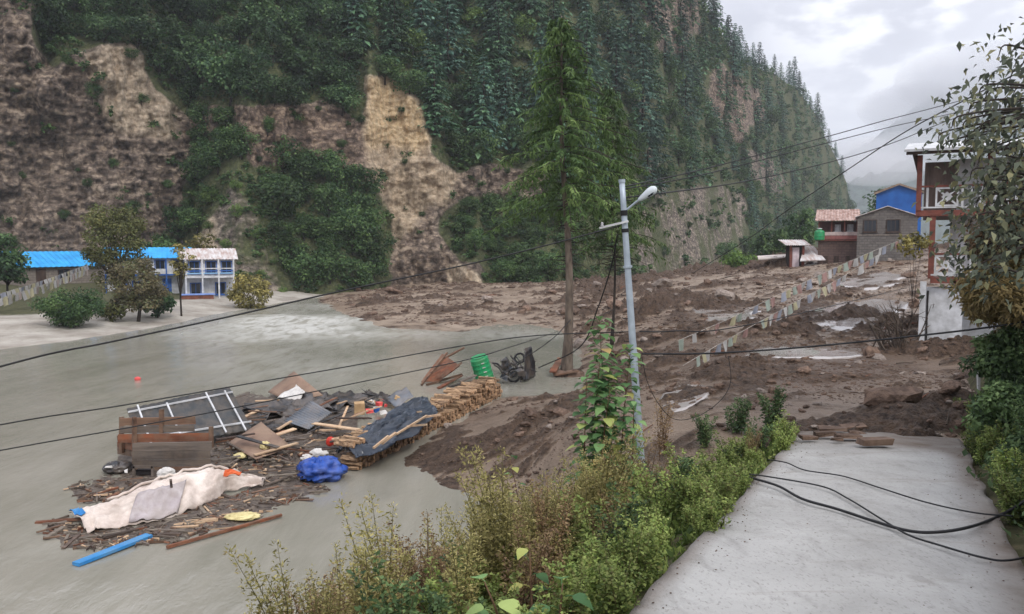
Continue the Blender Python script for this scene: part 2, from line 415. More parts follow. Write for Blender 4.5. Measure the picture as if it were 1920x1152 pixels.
# behind the ridge the ground falls away again
back = []
for k in range(1, 9):
    b = P[:, -1].copy(); b[:, 1] += 14*k*sc_[:, -1]; b[:, 0] += 10*k*sstep(1150, 1300, pxc); b[:, 2] -= (4*k + 1.6*k*k)*sc_[:, -1]**.5
    back.append(b)
Pfull = np.concatenate([P, np.stack(back, 1)], 1)
def ext(a): return np.concatenate([a, np.repeat(a[:, -1:], 8, 1)], 1).ravel()
pale = np.clip(blur(M['palB']*1.0 + M['palA']*.7 + M['palC']*.62 + M['palD']*2.6 + M['palE']*1.2, 2), 0, 2.2)
warm = np.clip(blur(M['palB'] + .35*M['palC'] + .3*M['rockB'], 4), 0, 1)
grass = np.clip(blur((1-rock) * (1 - M['scree']*.55) * (1 - M['cone']*.5) * (1-.4*M['upC']), 3), 0, 1)
redd = np.clip(blur(M['rockB'] + .6*M['rockC'] + .5*M['rockA'] + .6*M['upA'] + .7*M['upB'], 4), 0, 1)

t = NT('mountain_rock')
n1 = t.noise(.9, 9, .74, (1, 1, 1.5), .3); n2 = t.noise(.09, 5, .6, (1, 1, .5), .4); n3 = t.noise(1.8, 7, .78, (1, 1, 1.2))
vo = t.n('ShaderNodeTexVoronoi'); vo.inputs['Scale'].default_value = 1.15; vo.inputs['Randomness'].default_value = 1.0; vmp = t.n('ShaderNodeMapping'); vmp.inputs['Scale'].default_value = (1, 1, 1.5); t.l(t.tc.outputs['Object'], vmp.inputs[0]); t.l(vmp.outputs[0], vo.inputs['Vector'])
stone = t.math('MULTIPLY', t.math('SUBTRACT', vo.outputs['Distance'], .45), .22)
n1 = t.math('ADD', n1, t.math('SUBTRACT', 0.0, stone)); n1 = t.math('ADD', n1, t.math('MULTIPLY', t.math('SUBTRACT', t.noise(.35, 6, .7, (.5, .5, 3.2), .3), .5), .5))
greyrock = t.ramp(n1, [(.33, lin((70, 64, 59))), (.64, lin((182, 168, 152))), (.5, lin((126, 115, 105)))])
redrock = t.ramp(n1, [(.33, lin((72, 61, 54))), (.64, lin((184, 162, 140))), (.5, lin((128, 110, 97)))])
palerock = t.ramp(n3, [(.34, lin((146, 127, 107))), (.62, lin((228, 210, 186))), (.47, lin((200, 181, 157)))])
warmrock = t.ramp(n3, [(.34, lin((160, 132, 98))), (.62, lin((232, 210, 174))), (.47, lin((210, 182, 142)))])
green = t.ramp(n3, [(.3, lin((56, 62, 44))), (.7, lin((122, 122, 84))), (.5, lin((84, 90, 60)))])
col = t.mix(t.attr('redd'), greyrock, redrock)
pf = t.math('MULTIPLY', t.attr('pale'), t.math('ADD', t.math('MULTIPLY', n1, 1.5), .25), True)
col = t.mix(pf, col, t.mix(t.attr('warm'), palerock, warmrock))
gsoft = t.math('ADD', t.attr('grass'), t.math('MULTIPLY', t.math('SUBTRACT', t.math('ADD', t.math('MULTIPLY', n2, .6), t.math('MULTIPLY', t.noise(.3, 6, .65, (1, 1, .6), .5), .4)), .46), 2.4))
gf = t.ramp(gsoft, [(.42, (0,0,0)), (.62, (1,1,1))])
stk = t.ramp(t.noise(1.1, 6, .7, (1.4, 1.4, .1), .25), [(.36, (.66,.66,.66)), (.58, (1.12,1.11,1.09))])
col = t.mix(.75, col, stk, 'MULTIPLY')
col = t.mix(gf, col, green)
t.base(col); t.rough(.9); t.bump(t.math('SUBTRACT', t.noise(1.4, 9, .75, (1,1,1.6)), t.math('MULTIPLY', vo.outputs['Distance'], .5)), 1.0, .6)
me = gridmesh('mountain', Pfull, t.m, True, dict(pale=ext(pale), warm=ext(warm), grass=ext(grass), redd=ext(redd)))
link('mountain', me, kind='structure')
def surf(px, py):
    ci = (px - pxc[0]) / (pxc[1]-pxc[0]); i = int(np.clip(round(ci), 0, NC-1))
    f = (pyb[i] - py) / (pyb[i] - ridge[i]); j = int(np.clip(round(f*(NR-1)), 0, NR-1))
    return Vector(P[i, j])

# far mountains standing in mist down the valley
def far_range(name, D, pts, wid, seed, mat):
    xs = np.linspace(pts[0][0], pts[-1][0], 160); tops = np.interp(xs, [p[0] for p in pts], [p[1] for p in pts])
    a, bt = ray(xs, tops); Pm = []
    for i, v in enumerate(np.linspace(0, 1, 60)):
        Dd = D + wid * v * .55 + 22*fbm(xs/40, v*9, 0, 5, seed); z = -5 + (CAMZ + bt*(D + wid*.55) + 5) * v
        Pm.append(np.stack([a*Dd, Dd, z + (D/130)*fbm(xs/12, v*20, 0, 3, seed+9)*(v > .02)], -1))
    for k in (1, 2, 3):
        b = Pm[59].copy(); b[:, 1] += wid*.4*k; b[:, 2] -= wid*.22*k*k*.5; Pm.append(b)
    me = gridmesh(name, np.stack(Pm, 1), mat, True); link(name, me, kind='structure')
far_mat = plain('far_forest_slope', (70, 88, 78), (48, 62, 58), .05, .95, .8, 4.0)
far_range('far_mountain', 1250, [(1480, 390), (1560, 370), (1600, 335), (1650, 325), (1700, 300), (1760, 270), (1850, 215), (2000, 160), (2300, 110)], 500, 60, far_mat)
far_range('far_mountain', 2300, [(1500, 330), (1580, 290), (1640, 262), (1700, 215), (1745, 185), (1800, 165), (1880, 130), (1960, 105), (2400, 60)], 900, 61, far_mat)

# ------------------------------------------------------------------ ground under everything
gm = plain('valley_soil', (110, 98, 84), (84, 76, 66), .3, .95, .4, .2)
mb = MB(); mb.add([(-2500, -400, -3), (2500, -400, -3), (2500, 4500, -3), (-2500, 4500, -3)], [(0, 1, 2, 3)])
mk('ground', mb, gm, kind='structure', local=True)

# ------------------------------------------------------------------ river
t = NT('silty_water')
w1 = t.noise(.16, 5, .65, (1.2, .5, 1), 1.2); w2 = t.noise(1.1, 4, .65, (1.5, .5, 1), .5); foam = t.attr('foam')
wc = t.ramp(t.math('ADD', t.math('MULTIPLY', w1, .6), t.math('MULTIPLY', t.noise(.5, 6, .7, (2.2, .25, 1), .9), .4)), [(.36, lin((128, 125, 113))), (.64, lin((150, 146, 135)))])
ff = t.math('MULTIPLY', foam, t.ramp(w2, [(.36, (0,0,0)), (.56, (1,1,1))]))
wc = t.mix(ff, wc, lin((186, 185, 178)))
t.base(wc); t.rough(t.math('ADD', .1, t.math('MULTIPLY', foam, .4), True)); t.b.inputs['Specular IOR Level'].default_value = .5
t.bump(t.math('ADD', t.noise(1.6, 5, .65, (1.4, .5, 1), .6), t.math('MULTIPLY', t.noise(5.5, 4, .65, (1.3, .55, 1), .5), .45)), .3, .06)
nu, nv = 260, 260
pxw = np.linspace(-900, 1500, nu); Dw = np.geomspace(6, 150, nv)
PXW, DW = np.meshgrid(pxw, Dw, indexing='ij'); XW = (PXW-960)/FPX*DW; pyw = 460 + FPX*CAMZ/DW
foam = np.exp(-((PXW-600-.0*pyw)/190)**2 - ((pyw-600)/28)**2)*1.15 + .7*np.exp(-((PXW-470)/160)**2 - ((pyw-640)/40)**2) + .5*np.exp(-((PXW-850)/260)**2 - ((pyw-628)/12)**2) + .35*np.exp(-((PXW-600)/220)**2 - ((pyw-700)/40)**2)
foam = np.clip(foam * (.6 + .8*fbm(XW/5, DW/9, 0, 3, 77)), 0, 1)
zw = .02*fbm(XW/.9, DW/1.4, 0, 3, 70) + foam*(.16*fbm(XW/1.6, DW/2.6, 0, 4, 71) + .05)
link('river_water', gridmesh('river_water', np.stack([XW, DW, zw], -1), t.m, True, dict(foam=foam.ravel())), kind='structure')

# ------------------------------------------------------------------ sandy left bank
EDGE_PX = [-900, -300, 0, 120, 200, 300, 400, 480, 560, 610, 700]
EDGE_PY = [720, 690, 655, 640, 628, 612, 590, 576, 562, 556, 552]
nu, nv = 260, 110
pxl = np.linspace(-700, 640, nu); vl = np.linspace(-.12, 1, nv)
de = FPX*CAMZ/(np.interp(pxl, EDGE_PX, EDGE_PY) - 460); df = np.interp(pxl, DPX, DD) + 6
PXL, VL = np.meshgrid(pxl, vl, indexing='ij'); DL = de[:, None] + (df-de)[:, None]*VL; XL = (PXL-960)/FPX*DL
dist_ = (DL - de[:, None])
zl = np.where(dist_ < 0, dist_*.12, .05 + .65*sstep(0, 14, dist_) + 1.2*sstep(14, 45, dist_)) + .12*fbm(XL/2.2, DL/2.2, 0, 4, 80)*sstep(0, 4, dist_) + .03*fbm(XL/.5, DL/.5, 0, 2, 81)
def bank_z(X, Y):
    px = 960 + FPX*X/Y; e_ = FPX*CAMZ/(np.interp(px, EDGE_PX, EDGE_PY) - 460); d = Y - e_
    return float(.05 + .65*sstep(0, 14, d) + 1.2*sstep(14, 45, d) + .12*fbm(X/2.2, Y/2.2, 0, 4, 80)*sstep(0, 4, d))
t = NT('river_sand')
n1 = t.noise(.35, 6, .6); n2 = t.noise(3.0, 6, .7)
cs = t.ramp(n1, [(.35, lin((138, 130, 120))), (.65, lin((178, 172, 162)))])
cs = t.mix(t.ramp(n2, [(.58, (0,0,0)), (.72, (.7,.7,.7))]), cs, lin((104, 98, 88)))
gsf = t.ramp(t.math('ADD', t.attr('veg'), t.math('MULTIPLY', t.math('SUBTRACT', n1, .5), 1.2)), [(.4, (0,0,0)), (.6, (1,1,1))])
cs = t.mix(gsf, cs, t.ramp(n2, [(.3, lin((48, 52, 36))), (.7, lin((94, 92, 62)))]))
t.base(cs); t.rough(.9); t.bump(n2, .6, .15)
link('river_bank', gridmesh('river_bank', np.stack([XL, DL, zl], -1), t.m, True, dict(veg=sstep(9, 20, dist_).ravel())), kind='structure')

# ------------------------------------------------------------------ mudflow
CP = [ # (px, distance, height)
 (600,82,0),(640,69,0),(720,58.5,0),(860,56,0),(1000,60,0),(1060,54,0),(1085,46,0),(1098,38,0.05),(1085,33,.0),(950,31.6,0),(900,28.6,0),(800,24,0),(740,21,0),(800,20.6,0),(900,18.4,0),(1000,17.4,0.05),
 (700,18.5,-.5),(850,16.5,-.5),(950,15.3,-.5),(1050,14.2,-.3),
 (700,85,.45),(850,75,.55),(1000,78,.75),(1000,105,1.0),(850,105,.8),(700,105,.4),(620,100,.1),(560,78,-.5),(560,100,-.3),
 (1200,70,1.4),(1200,110,1.3),(1170,48,1.0),(1300,50,1.8),(1400,62,2.1),(1600,58,2.5),(1350,110,2.8),(1500,92,4.2),(1650,86,4.8),(1750,60,3.3),(1500,75,3.2),(1700,34,1.75),(1500,34,1.85),(1300,27,1.8),
 (1500,17,2.4),(1700,15.2,2.6),(1850,20,2.4),(1900,34,2.0),(1900,60,3.5),(1120,26,1.15),(1000,25,.75),(900,25,.35),(860,21.5,.3),(1050,18,1.05),(1200,16.5,1.75),(1350,15,2.2),(1500,13.9,2.3),(1960,15,2.6),
 (1250,140,.9),(1450,140,4.0),(1700,130,5.6),(1900,100,5.6),(2050,60,4.0),(2050,20,2.6),
 (700,50,-.7),(850,45,-.6),(980,42,-.5),(850,35,-.6),(960,36,-.5),(1040,40,-.35),(700,30,-.8),(560,60,-.8),(600,24,-.8),(1250,13,1.2),(1400,12.5,1.5),(1600,13,2.2)]
CPa = np.array(CP, float); cx = CPa[:, 0]/220; cy = np.log(CPa[:, 1])*3.0
def tps(r2): return np.where(r2 > 1e-12, .5*r2*np.log(np.maximum(r2, 1e-12)), 0)
n_ = len(CPa); K = tps((cx[:, None]-cx)**2 + (cy[:, None]-cy)**2) + np.eye(n_)*.02
A_ = np.zeros((n_+3, n_+3)); A_[:n_, :n_] = K; Q_ = np.stack([np.ones(n_), cx, cy], 1); A_[:n_, n_:] = Q_; A_[n_:, :n_] = Q_.T
sol = np.linalg.solve(A_, np.concatenate([CPa[:, 2], np.zeros(3)]))
def mud_base(X, Y):
    X = np.asarray(X, float); Y = np.asarray(Y, float)
    px = 960 + FPX*X/Y; u = px/220; v = np.log(Y)*3.0
    r = sol[n_] + sol[n_+1]*u + sol[n_+2]*v
    for k in range(n_): r = r + sol[k]*tps((u-cx[k])**2 + (v-cy[k])**2)
    return r
def mud_parts(X, Y):
    # flow runs down the valley towards the river: lumps drawn out along that direction
    ca, sa = math.cos(.5), math.sin(.5); U = X*ca + Y*sa; Vv = -X*sa + Y*ca
    n1 = fbm(U/4.2, Vv/2.0, 0, 5, 90, .55); n2 = fbm(X/1.0, Y/1.0, 0, 5, 91, .6); n3 = fbm(U/11, Vv/7, 0, 3, 92)
    n5 = fbm(U/1.5, Vv/.75, 0, 4, 93, .6)
    rough = sstep(-.25, .3, n3 + .12)           # where the flow is churned up; elsewhere it lies flat and wet
    lump = np.maximum(n1*.75 + .45*n2 + .55*n5 - .02, 0)
    return lump, n2, n3, rough
def mud_z(X, Y):
    b = mud_base(X, Y); lump, n2, n3, rough = mud_parts(X, Y)
    ton = sstep(1170, 1020, 960 + FPX*np.asarray(X)/np.asarray(Y))*sstep(42, 56, np.asarray(Y)); lump = np.maximum(lump - .16*ton, 0)*(1-.35*ton)
    edge = sstep(-.1, .5, b); amp = .42 + .6*sstep(20, 60, np.asarray(Y))
    return b + edge*amp*(lump*(.45 + 1.2*rough) + .05*n3) + .085*n2*(.4+rough), lump*(.35+rough)
nu, nv = 700, 600
pxm = np.linspace(555, 2060, nu); Dm = np.geomspace(12.6, 142, nv)
PXM, DMM = np.meshgrid(pxm, Dm, indexing='ij'); XMM = (PXM-960)/FPX*DMM
ZMM, LMM = mud_z(XMM, DMM)
# the flow front: it stops where the concrete road comes out
PW = 2.62; PATH_L0 = Vector((.9, 5.6)); PD = Vector((4.14, 8.4)).normalized(); PN = Vector((PD.y, -PD.x))   # along the road, and to its right
def path_coord(X, Y):
    rx, ry = X - PATH_L0.x, Y - PATH_L0.y
    return rx*PD.x + ry*PD.y, rx*PN.x + ry*PN.y
def path_z(Y): return 3.94 - .093*Y
al, ac = path_coord(XMM, DMM)
front = 9.3 + .35*fbm(ac/1.2, 0, 0, 3, 95) - .28*np.clip(ac, -2, 4)
ZMM = ZMM - 1.6*sstep(0, -1.3, al - front)*sstep(-2.2, -.3, ac)
t = NT('wet_mud')
lm = t.attr('lump'); n1 = t.noise(.8, 6, .65, (1,1,1), .3); n2 = t.noise(5, 6, .7); n4 = t.noise(.16, 4, .6)
wet = t.ramp(t.math('ADD', lm, t.math('MULTIPLY', t.math('SUBTRACT', n1, .5), .5)), [(.0, (1,1,1)), (.13, (0,0,0))])
silt = t.ramp(t.math('ADD', t.math('MULTIPLY', n4, .6), t.math('MULTIPLY', n1, .4)), [(.38, lin((122, 102, 84))), (.62, lin((170, 152, 134)))])
clod = t.ramp(n2, [(.34, lin((62, 47, 37))), (.66, lin((130, 105, 85)))])
near = t.attr('brown')
silt = t.mix(near, silt, t.ramp(n1, [(.35, lin((82, 65, 52))), (.7, lin((114, 93, 76)))]))
t.base(t.mix(wet, clod, silt))
puddle = t.math('MULTIPLY', wet, t.math('MAXIMUM', t.attr('pool'), .0), True)
t.rough(t.math('SUBTRACT', .68, t.math('ADD', t.math('MULTIPLY', wet, .22), t.math('MULTIPLY', puddle, .5)), True))
t.b.inputs['Specular IOR Level'].default_value = .4
hgt = t.math('MULTIPLY', t.math('ADD', n2, t.noise(18, 4, .7)), t.math('SUBTRACT', 1.0, t.math('MULTIPLY', wet, .75)))
t.bump(hgt, 1.0, .32)
PYM = 460 + FPX*(CAMZ - ZMM)/DMM
brown = np.clip(np.exp(-((PXM-1500)/330)**2 - ((PYM-690)/70)**2)*1.2 + .6*np.exp(-((PXM-980)/170)**2 - ((PYM-820)/80)**2) + sstep(500, 470, PYM)*.3, 0, 1)
pool = np.clip(np.exp(-((PXM-1610)/120)**2 - ((PYM-570)/40)**2) + .8*np.exp(-((PXM-1640)/60)**2 - ((PYM-515)/18)**2) + .7*np.exp(-((PXM-1480)/180)**2 - ((PYM-645)/18)**2) + .6*np.exp(-((PXM-1290)/60)**2 - ((PYM-775)/20)**2) + .6*np.exp(-((PXM-1650)/200)**2 - ((PYM-805)/14)**2), 0, 1)
def mud_grid(X, Y):
    X = np.asarray(X, float); Y = np.asarray(Y, float); ni, nj = ZMM.shape
    fi = np.clip((960 + FPX*X/Y - pxm[0])/(pxm[-1]-pxm[0])*(ni-1), 0, ni-1.001); fj = np.clip(np.log(Y/Dm[0])/math.log(Dm[-1]/Dm[0])*(nj-1), 0, nj-1.001)
    i, j = fi.astype(int), fj.astype(int); u, v = fi-i, fj-j
    return (ZMM[i, j]*(1-u) + ZMM[i+1, j]*u)*(1-v) + (ZMM[i, j+1]*(1-u) + ZMM[i+1, j+1]*u)*v
link('mudflow', gridmesh('mudflow', np.stack([XMM, DMM, ZMM], -1), t.m, True, dict(lump=LMM.ravel(), brown=brown.ravel(), pool=pool.ravel())), kind='structure')

# standing water caught on the mud
t = NT('puddle_water'); t.base(t.ramp(t.noise(.5, 4), [(.3, lin((150, 142, 136))), (.7, lin((176, 170, 166)))])); t.rough(.12); t.b.inputs['Specular IOR Level'].default_value = .6
t.bump(t.noise(3, 3), .05, .03)
POOL = t.m
def pools(k, x0, x1, d0, d1, n, m_, lift):
    px_ = np.linspace(x0, x1, n); dd_ = np.geomspace(d0, d1, m_); A_, B_ = np.meshgrid(px_, dd_, indexing='ij'); X_ = (A_-960)/FPX*B_
    u = (A_-(x0+x1)/2)/((x1-x0)/2); v = (np.log(B_)-np.log(d0))/np.log(d1/d0)*2-1
    z = mud_base(X_, B_) + lift + .04*fbm(X_/3, B_/3, 0, 2, 120+k) - .9*np.maximum(u*u + v*v - .55 + .5*fbm(X_/2.5, B_/2.5, 0, 3, 130+k), 0)
    link('puddle', gridmesh('puddle', np.stack([X_, B_, z], -1), POOL, True), kind='structure')
pools(0, 1480, 1730, 36, 56, 60, 50, .09); pools(1, 1560, 1720, 58, 72, 50, 30, .1); pools(2, 1380, 1640, 27, 33, 60, 24, .05); pools(3, 1230, 1340, 17.5, 21.5, 30, 30, .04); pools(4, 1520, 1760, 14.6, 16.2, 50, 20, .03); pools(5, 1290, 1450, 42, 60, 40, 30, .06)

# ------------------------------------------------------------------ embankment below the road
nu, nv = 150, 200
xa = np.linspace(-9, 16, nu); ya = np.linspace(-6, 22, nv); XA, YA = np.meshgrid(xa, ya, indexing='ij')
def bank_parts(X, Y):
    al, ac = path_coord(X, Y); zp = path_z(np.maximum(Y, -3))
    left = np.maximum(-ac, 0); right = np.maximum(ac - PW, 0)
    z = zp - .16 - .25*sstep(0, .8, left) - .42*np.maximum(left - .5, 0) - .1*np.maximum(left-1.6, 0)**1.5
    z = z + 2.1*sstep(.25, 1.7, right) + .35*right*(right > 0)*.5
    return z + .1*fbm(X/.8, Y/.8, 0, 4, 101)*sstep(.05, .5, left+right)
def bank2_z(X, Y): return float(bank_parts(np.array(X, float), np.array(Y, float)))
em = NT('embankment_soil'); n1 = em.noise(2, 6, .65); em.base(em.ramp(n1, [(.3, lin((52, 46, 36))), (.7, lin((112, 100, 78))), (.5, lin((72, 72, 46)))])); em.rough(.95); em.bump(em.noise(9, 6, .7), .8, .08)
link('embankment', gridmesh('embankment', np.stack([XA, YA, bank_parts(XA, YA)], -1), em.m, True), kind='structure')

# ------------------------------------------------------------------ concrete road
t = NT('concrete')
n1 = t.noise(.7, 7, .65, (1, 1, 1), .4); n2 = t.noise(9, 6, .75); n3 = t.noise(2.4, 5, .65, (1.6, .7, 1), .6)
c1 = t.ramp(n1, [(.3, lin((148, 147, 144))), (.7, lin((174, 173, 170)))])
c1 = t.mix(t.ramp(n3, [(.52, (0,0,0)), (.7, (.5,.5,.5))]), c1, lin((128, 126, 122)))
c1 = t.mix(t.ramp(t.noise(26, 3, .6, (1.5, .6, 1)), [(.56, (0,0,0)), (.7, (.5,.5,.5))]), c1, lin((104, 101, 96)))
c1 = t.mix(t.ramp(t.noise(.45, 5, .7, (1, 1, 1), .8), [(.52, (0,0,0)), (.68, (.4,.4,.4))]), c1, lin((134, 131, 126)))
c1 = t.mix(t.ramp(n2, [(.6, (0,0,0)), (.8, (.35,.35,.35))]), c1, lin((98, 94, 88)))
c1 = t.mix(t.ramp(t.noise(.8, 7, .75, (.35, 1.6, 1), 1.4), [(.56, (0,0,0)), (.7, (.55,.55,.55))]), c1, lin((122, 114, 104)))
c1 = t.mix(t.math('MULTIPLY', t.attr('dirt'), t.ramp(n1, [(.3, (.3,.3,.3)), (.6, (1,1,1))])), c1, lin((100, 88, 78)))
t.base(c1); t.rough(.85); t.bump(t.math('ADD', n2, t.math('MULTIPLY', n3, .6)), .6, .04)
nu, nv = 140, 40
aa = np.linspace(-12, 10.4, nu); cc = np.linspace(0, PW, nv); AA, CC = np.meshgrid(aa, cc, indexing='ij')
jag = .05*fbm(AA/.45, 0, 0, 4, 111)
edge = (CC == 0)*1.0
CCj = np.where(CC < .3, CC + jag*(1-CC/.3) , CC); CCj = np.where(CC > PW-.3, CCj + .06*fbm(AA/.5, 3, 0, 4, 112)*(CC-PW+.3)/.3, CCj)
XP = PATH_L0.x + PD.x*AA + PN.x*CCj; YP = PATH_L0.y + PD.y*AA + PN.y*CCj
ZP = path_z(YP) + .012*fbm(XP/.7, YP/.7, 0, 4, 113) - .03*np.abs(CC-PW/2)/1.5
dirt = np.clip(.8*sstep(.22, 0, CC) + sstep(PW-.45, PW, CC) + sstep(7.6, 9.6, AA + .8*fbm(XP, YP, 0, 3, 114)), 0, 1)
Pp = np.stack([XP, YP, ZP], -1)
lo = Pp.copy(); lo[:, :, 2] -= .16
Pf = np.concatenate([lo[:, :1], Pp, lo[:, -1:]], 1); dr = np.concatenate([dirt[:, :1], dirt, dirt[:, -1:]], 1)
link('road', gridmesh('road', Pf, t.m, True, dict(dirt=dr.ravel())), kind='structure')
# ================================================================== VEGETATION
def norm(a): return a / np.maximum(np.linalg.norm(a, axis=-1, keepdims=True), 1e-9)
def leafquads(P, A, Nn, Ln, Wd, bend=.15):
    """kite-shaped leaves: root P, axis A, face normal Nn, length Ln, half-width Wd"""
    A = norm(A); B = norm(np.cross(A, Nn)); Nn = np.cross(B, A); Ln = np.asarray(Ln)[:, None]; Wd = np.asarray(Wd)[:, None]
    v0 = P; v1 = P + A*Ln*.42 + B*Wd + Nn*Ln*bend*.3; v2 = P + A*Ln - Nn*Ln*bend; v3 = P + A*Ln*.42 - B*Wd + Nn*Ln*bend*.3
    V = np.stack([v0, v1, v2, v3], 1).reshape(-1, 3); F = np.arange(len(V)).reshape(-1, 4)
    return V, F
def rdir(r, n): return norm(r.normal(size=(n, 3)))
def tubes(segs, n=5):
    mb = MB()
    for pts, rad in segs: mb.tube(pts, rad, n)
    return mb
def mesh_of(name, mb, mat):
    me = bpy.data.meshes.new(name); me.from_pydata([tuple(p) for p in mb.v], [], mb.f); me.materials.append(mat)
    me.polygons.foreach_set('use_smooth', [True]*len(me.polygons)); me.update(); return me

def bush_leaves(seed, n, rx, rz, leaf, clumps=26, cr=.3, base=.15, aspect=.38, zc=None):
    r = np.random.default_rng(seed)
    C = rdir(r, clumps); C[:, 2] = C[:, 2]*.9 + .12; C *= (r.uniform(.35, 1, clumps)**.6)[:, None]
    C *= np.array([rx, rx, rz])*.82; C[:, 2] += rz*.85 + base if zc is None else zc
    ct = r.random(clumps); w = r.uniform(.5, 1.5, clumps); w /= w.sum()
    k = r.choice(clumps, n, p=w); d = rdir(r, n); rad = r.uniform(.2, 1, n)**.5
    Pp = C[k] + d*(rad*rx*cr*r.uniform(.7, 1.3, clumps)[k])[:, None]*np.array([1, 1, .8])
    Pp[:, 2] = np.maximum(Pp[:, 2], .03)
    nn = norm(d*.6 + np.array([0, 0, .7]) + r.normal(size=(n, 3))*.45); ax = norm(np.cross(nn, rdir(r, n)) + np.array([0, 0, -.25]) + d*.3)
    ln = leaf*r.uniform(.6, 1.35, n)
    V, F = leafquads(Pp, ax, nn, ln, ln*aspect)
    return V, F, np.clip(ct[k]*.55 + r.random(n)*.45, 0, 1), C
def limbs(seed, C, r0, k=9, base=(0, 0, 0)):
    r = random.Random(seed); segs = []; b = Vector(base)
    idx = list(range(len(C))); r.shuffle(idx)
    top = Vector(np.mean(C, 0)); mid = b.lerp(top, .5) + Vector((r.uniform(-.1, .1), r.uniform(-.1, .1), 0))*top.z
    segs.append(([b - Vector((0, 0, .4)), b.lerp(mid, .5), mid, top], [r0, r0*.85, r0*.65, r0*.3]))
    for i in idx[:k]:
        c = Vector(C[i]); s = b.lerp(mid, r.uniform(.45, 1.0)); m_ = s.lerp(c, .5) + Vector((0, 0, (c-s).length*.08))
        segs.append(([s, m_, c], [r0*.45, r0*.28, r0*.08]))
    return segs
BARK = plain('bark', (96, 84, 74), (54, 46, 40), 4, .9, .6, .03, stretch=(1, 1, .3))
BARKP = plain('pale_spruce_bark', (116, 104, 92), (66, 57, 50), 4, .9, .6, .03, stretch=(1, 1, .3))
BARKD = plain('dark_bark', (62, 54, 48), (36, 31, 28), 4, .9, .6, .03, stretch=(1, 1, .3))
L_dark = leafmat('leaf_dark_green', [(26, 42, 32), (44, 66, 44), (66, 90, 56), (92, 114, 72)], rnd=.35)
L_mid = leafmat('leaf_mid_green', [(30, 48, 34), (50, 74, 46), (76, 100, 58), (104, 126, 74)], rnd=.35, k_=1.15)
L_bright = leafmat('leaf_bright_green', [(48, 68, 38), (74, 98, 50), (104, 128, 66), (134, 156, 86)], k_=1.1)
L_olive = leafmat('leaf_olive', [(64, 62, 38), (96, 92, 54), (126, 118, 70), (152, 140, 84)])
L_autumn = leafmat('leaf_autumn', [(50, 54, 36), (76, 80, 48), (98, 98, 58), (92, 102, 60), (130, 122, 76)], k_=1.15)
L_con = leafmat('needles', [(26, 46, 38), (44, 68, 52), (68, 96, 68), (98, 124, 88)], .15, rnd=.45, k_=1.3)
L_conb = leafmat('needles_blue', [(28, 48, 44), (48, 74, 64), (76, 104, 88), (110, 134, 114)], .15, rnd=.45, k_=1.25)
L_spr = leafmat('spruce_needles', [(36, 54, 30), (60, 82, 44), (88, 110, 60), (120, 138, 82)], .3, k_=1.15)

def proto_bush(name, seed, n, rx, rz, leaf, mat, **kw):
    V, F, ti, C = bush_leaves(seed, n, rx, rz, leaf, **kw)
    return npmesh(name+'_crown', V, F, mat, ti), mesh_of(name+'_trunk', tubes(limbs(seed, C, rx*.045, 8), 5), BARKD)
def conifer_arrays(seed, H, R, nwh, nb, nl, leaf, bare=.1, droop=.35, power=.85, wid=.3, side=1.0):
    r = np.random.default_rng(seed); Ps = []; As = []; Ns = []; Ls = []; Ti = []; spines = []
    for k in range(nwh):
        tt = bare + (1-bare)*(k + r.uniform(-.3, .3))/nwh; tt = min(max(tt, bare*.8), .985); z = H*tt
        rr = R*max(1-(tt-bare)/(1-bare), 0)**power + R*.05
        m = max(3, int(nb*(.5 + .5*(1-tt)) + r.integers(0, 2))); a0 = r.uniform(0, 6.28); ti = r.random()
        for j in range(m):
            az = a0 + 6.283*j/m + r.uniform(-.35, .35); ln = rr*r.uniform(.6, 1.15); o = np.array([math.cos(az), math.sin(az), 0]); sd_ = np.array([-o[1], o[0], 0])
            rise = r.uniform(.0, .25)
            ss = np.sort(r.uniform(.12, 1, nl)); pos = o*(ss*ln)[:, None]; pos[:, 2] += z + rise*ln*ss - droop*ln*ss**2
            sgn = r.choice([-1, 1], nl)*r.uniform(.2, 1.1, nl)*side*(1.1-ss*.6)
            ax = o[None]*(.75) + sd_[None]*sgn[:, None] + np.array([0, 0, -1])*r.uniform(.05, .75, nl)[:, None]
            nn = np.array([0, 0, 1.]) + o*.35 + r.normal(size=(nl, 3))*.3
            Ps.append(pos); As.append(ax); Ns.append(nn); Ls.append(leaf*r.uniform(.65, 1.3, nl)*(.55+.45*(1-tt)))
            Ti.append(np.clip(.25*ti + .35*r.random() + .4*r.random(nl)*(.6+.6*ss), 0, 1)); spines.append((pos, z))
    Pp, A, Nn, Ln = np.concatenate(Ps), np.concatenate(As), np.concatenate(Ns), np.concatenate(Ls)
    V, F = leafquads(Pp, A, Nn, Ln, Ln*wid, .12)
    return V, F, np.concatenate(Ti), spines
def proto_conifer(name, seed, H, R, nwh, nb, nl, leaf, mat, **kw):
    V, F, ti, sp = conifer_arrays(seed, H, R, nwh, nb, nl, leaf, **kw)
    tr = MB(); tr.tube([(0, 0, -.8), (0, 0, H*.3), (0, 0, H*.65), (0, 0, H)], [H*.017, H*.013, H*.008, H*.001], 6)
    return npmesh(name+'_crown', V, F, mat, ti), mesh_of(name+'_trunk', tr, BARKD)
def plant(name, protos, k, loc, rz, s, label, cat, group, pn=('crown', 'trunk'), sz=None, tilt=(0, 0)):
    o = bpy.data.objects.new(name, None); COL.objects.link(o); o.empty_display_size = .2
    o.location = loc; o.rotation_euler = (tilt[0], tilt[1], rz); o.scale = (s, s, s if sz is None else sz); ORG[o.name] = Vector(loc)
    tagp(o, label, cat, group)
    for nm, me in zip(pn, protos[k]):
        if me is None: continue
        c = bpy.data.objects.new(nm, me); COL.objects.link(c); c.parent = o
    return o

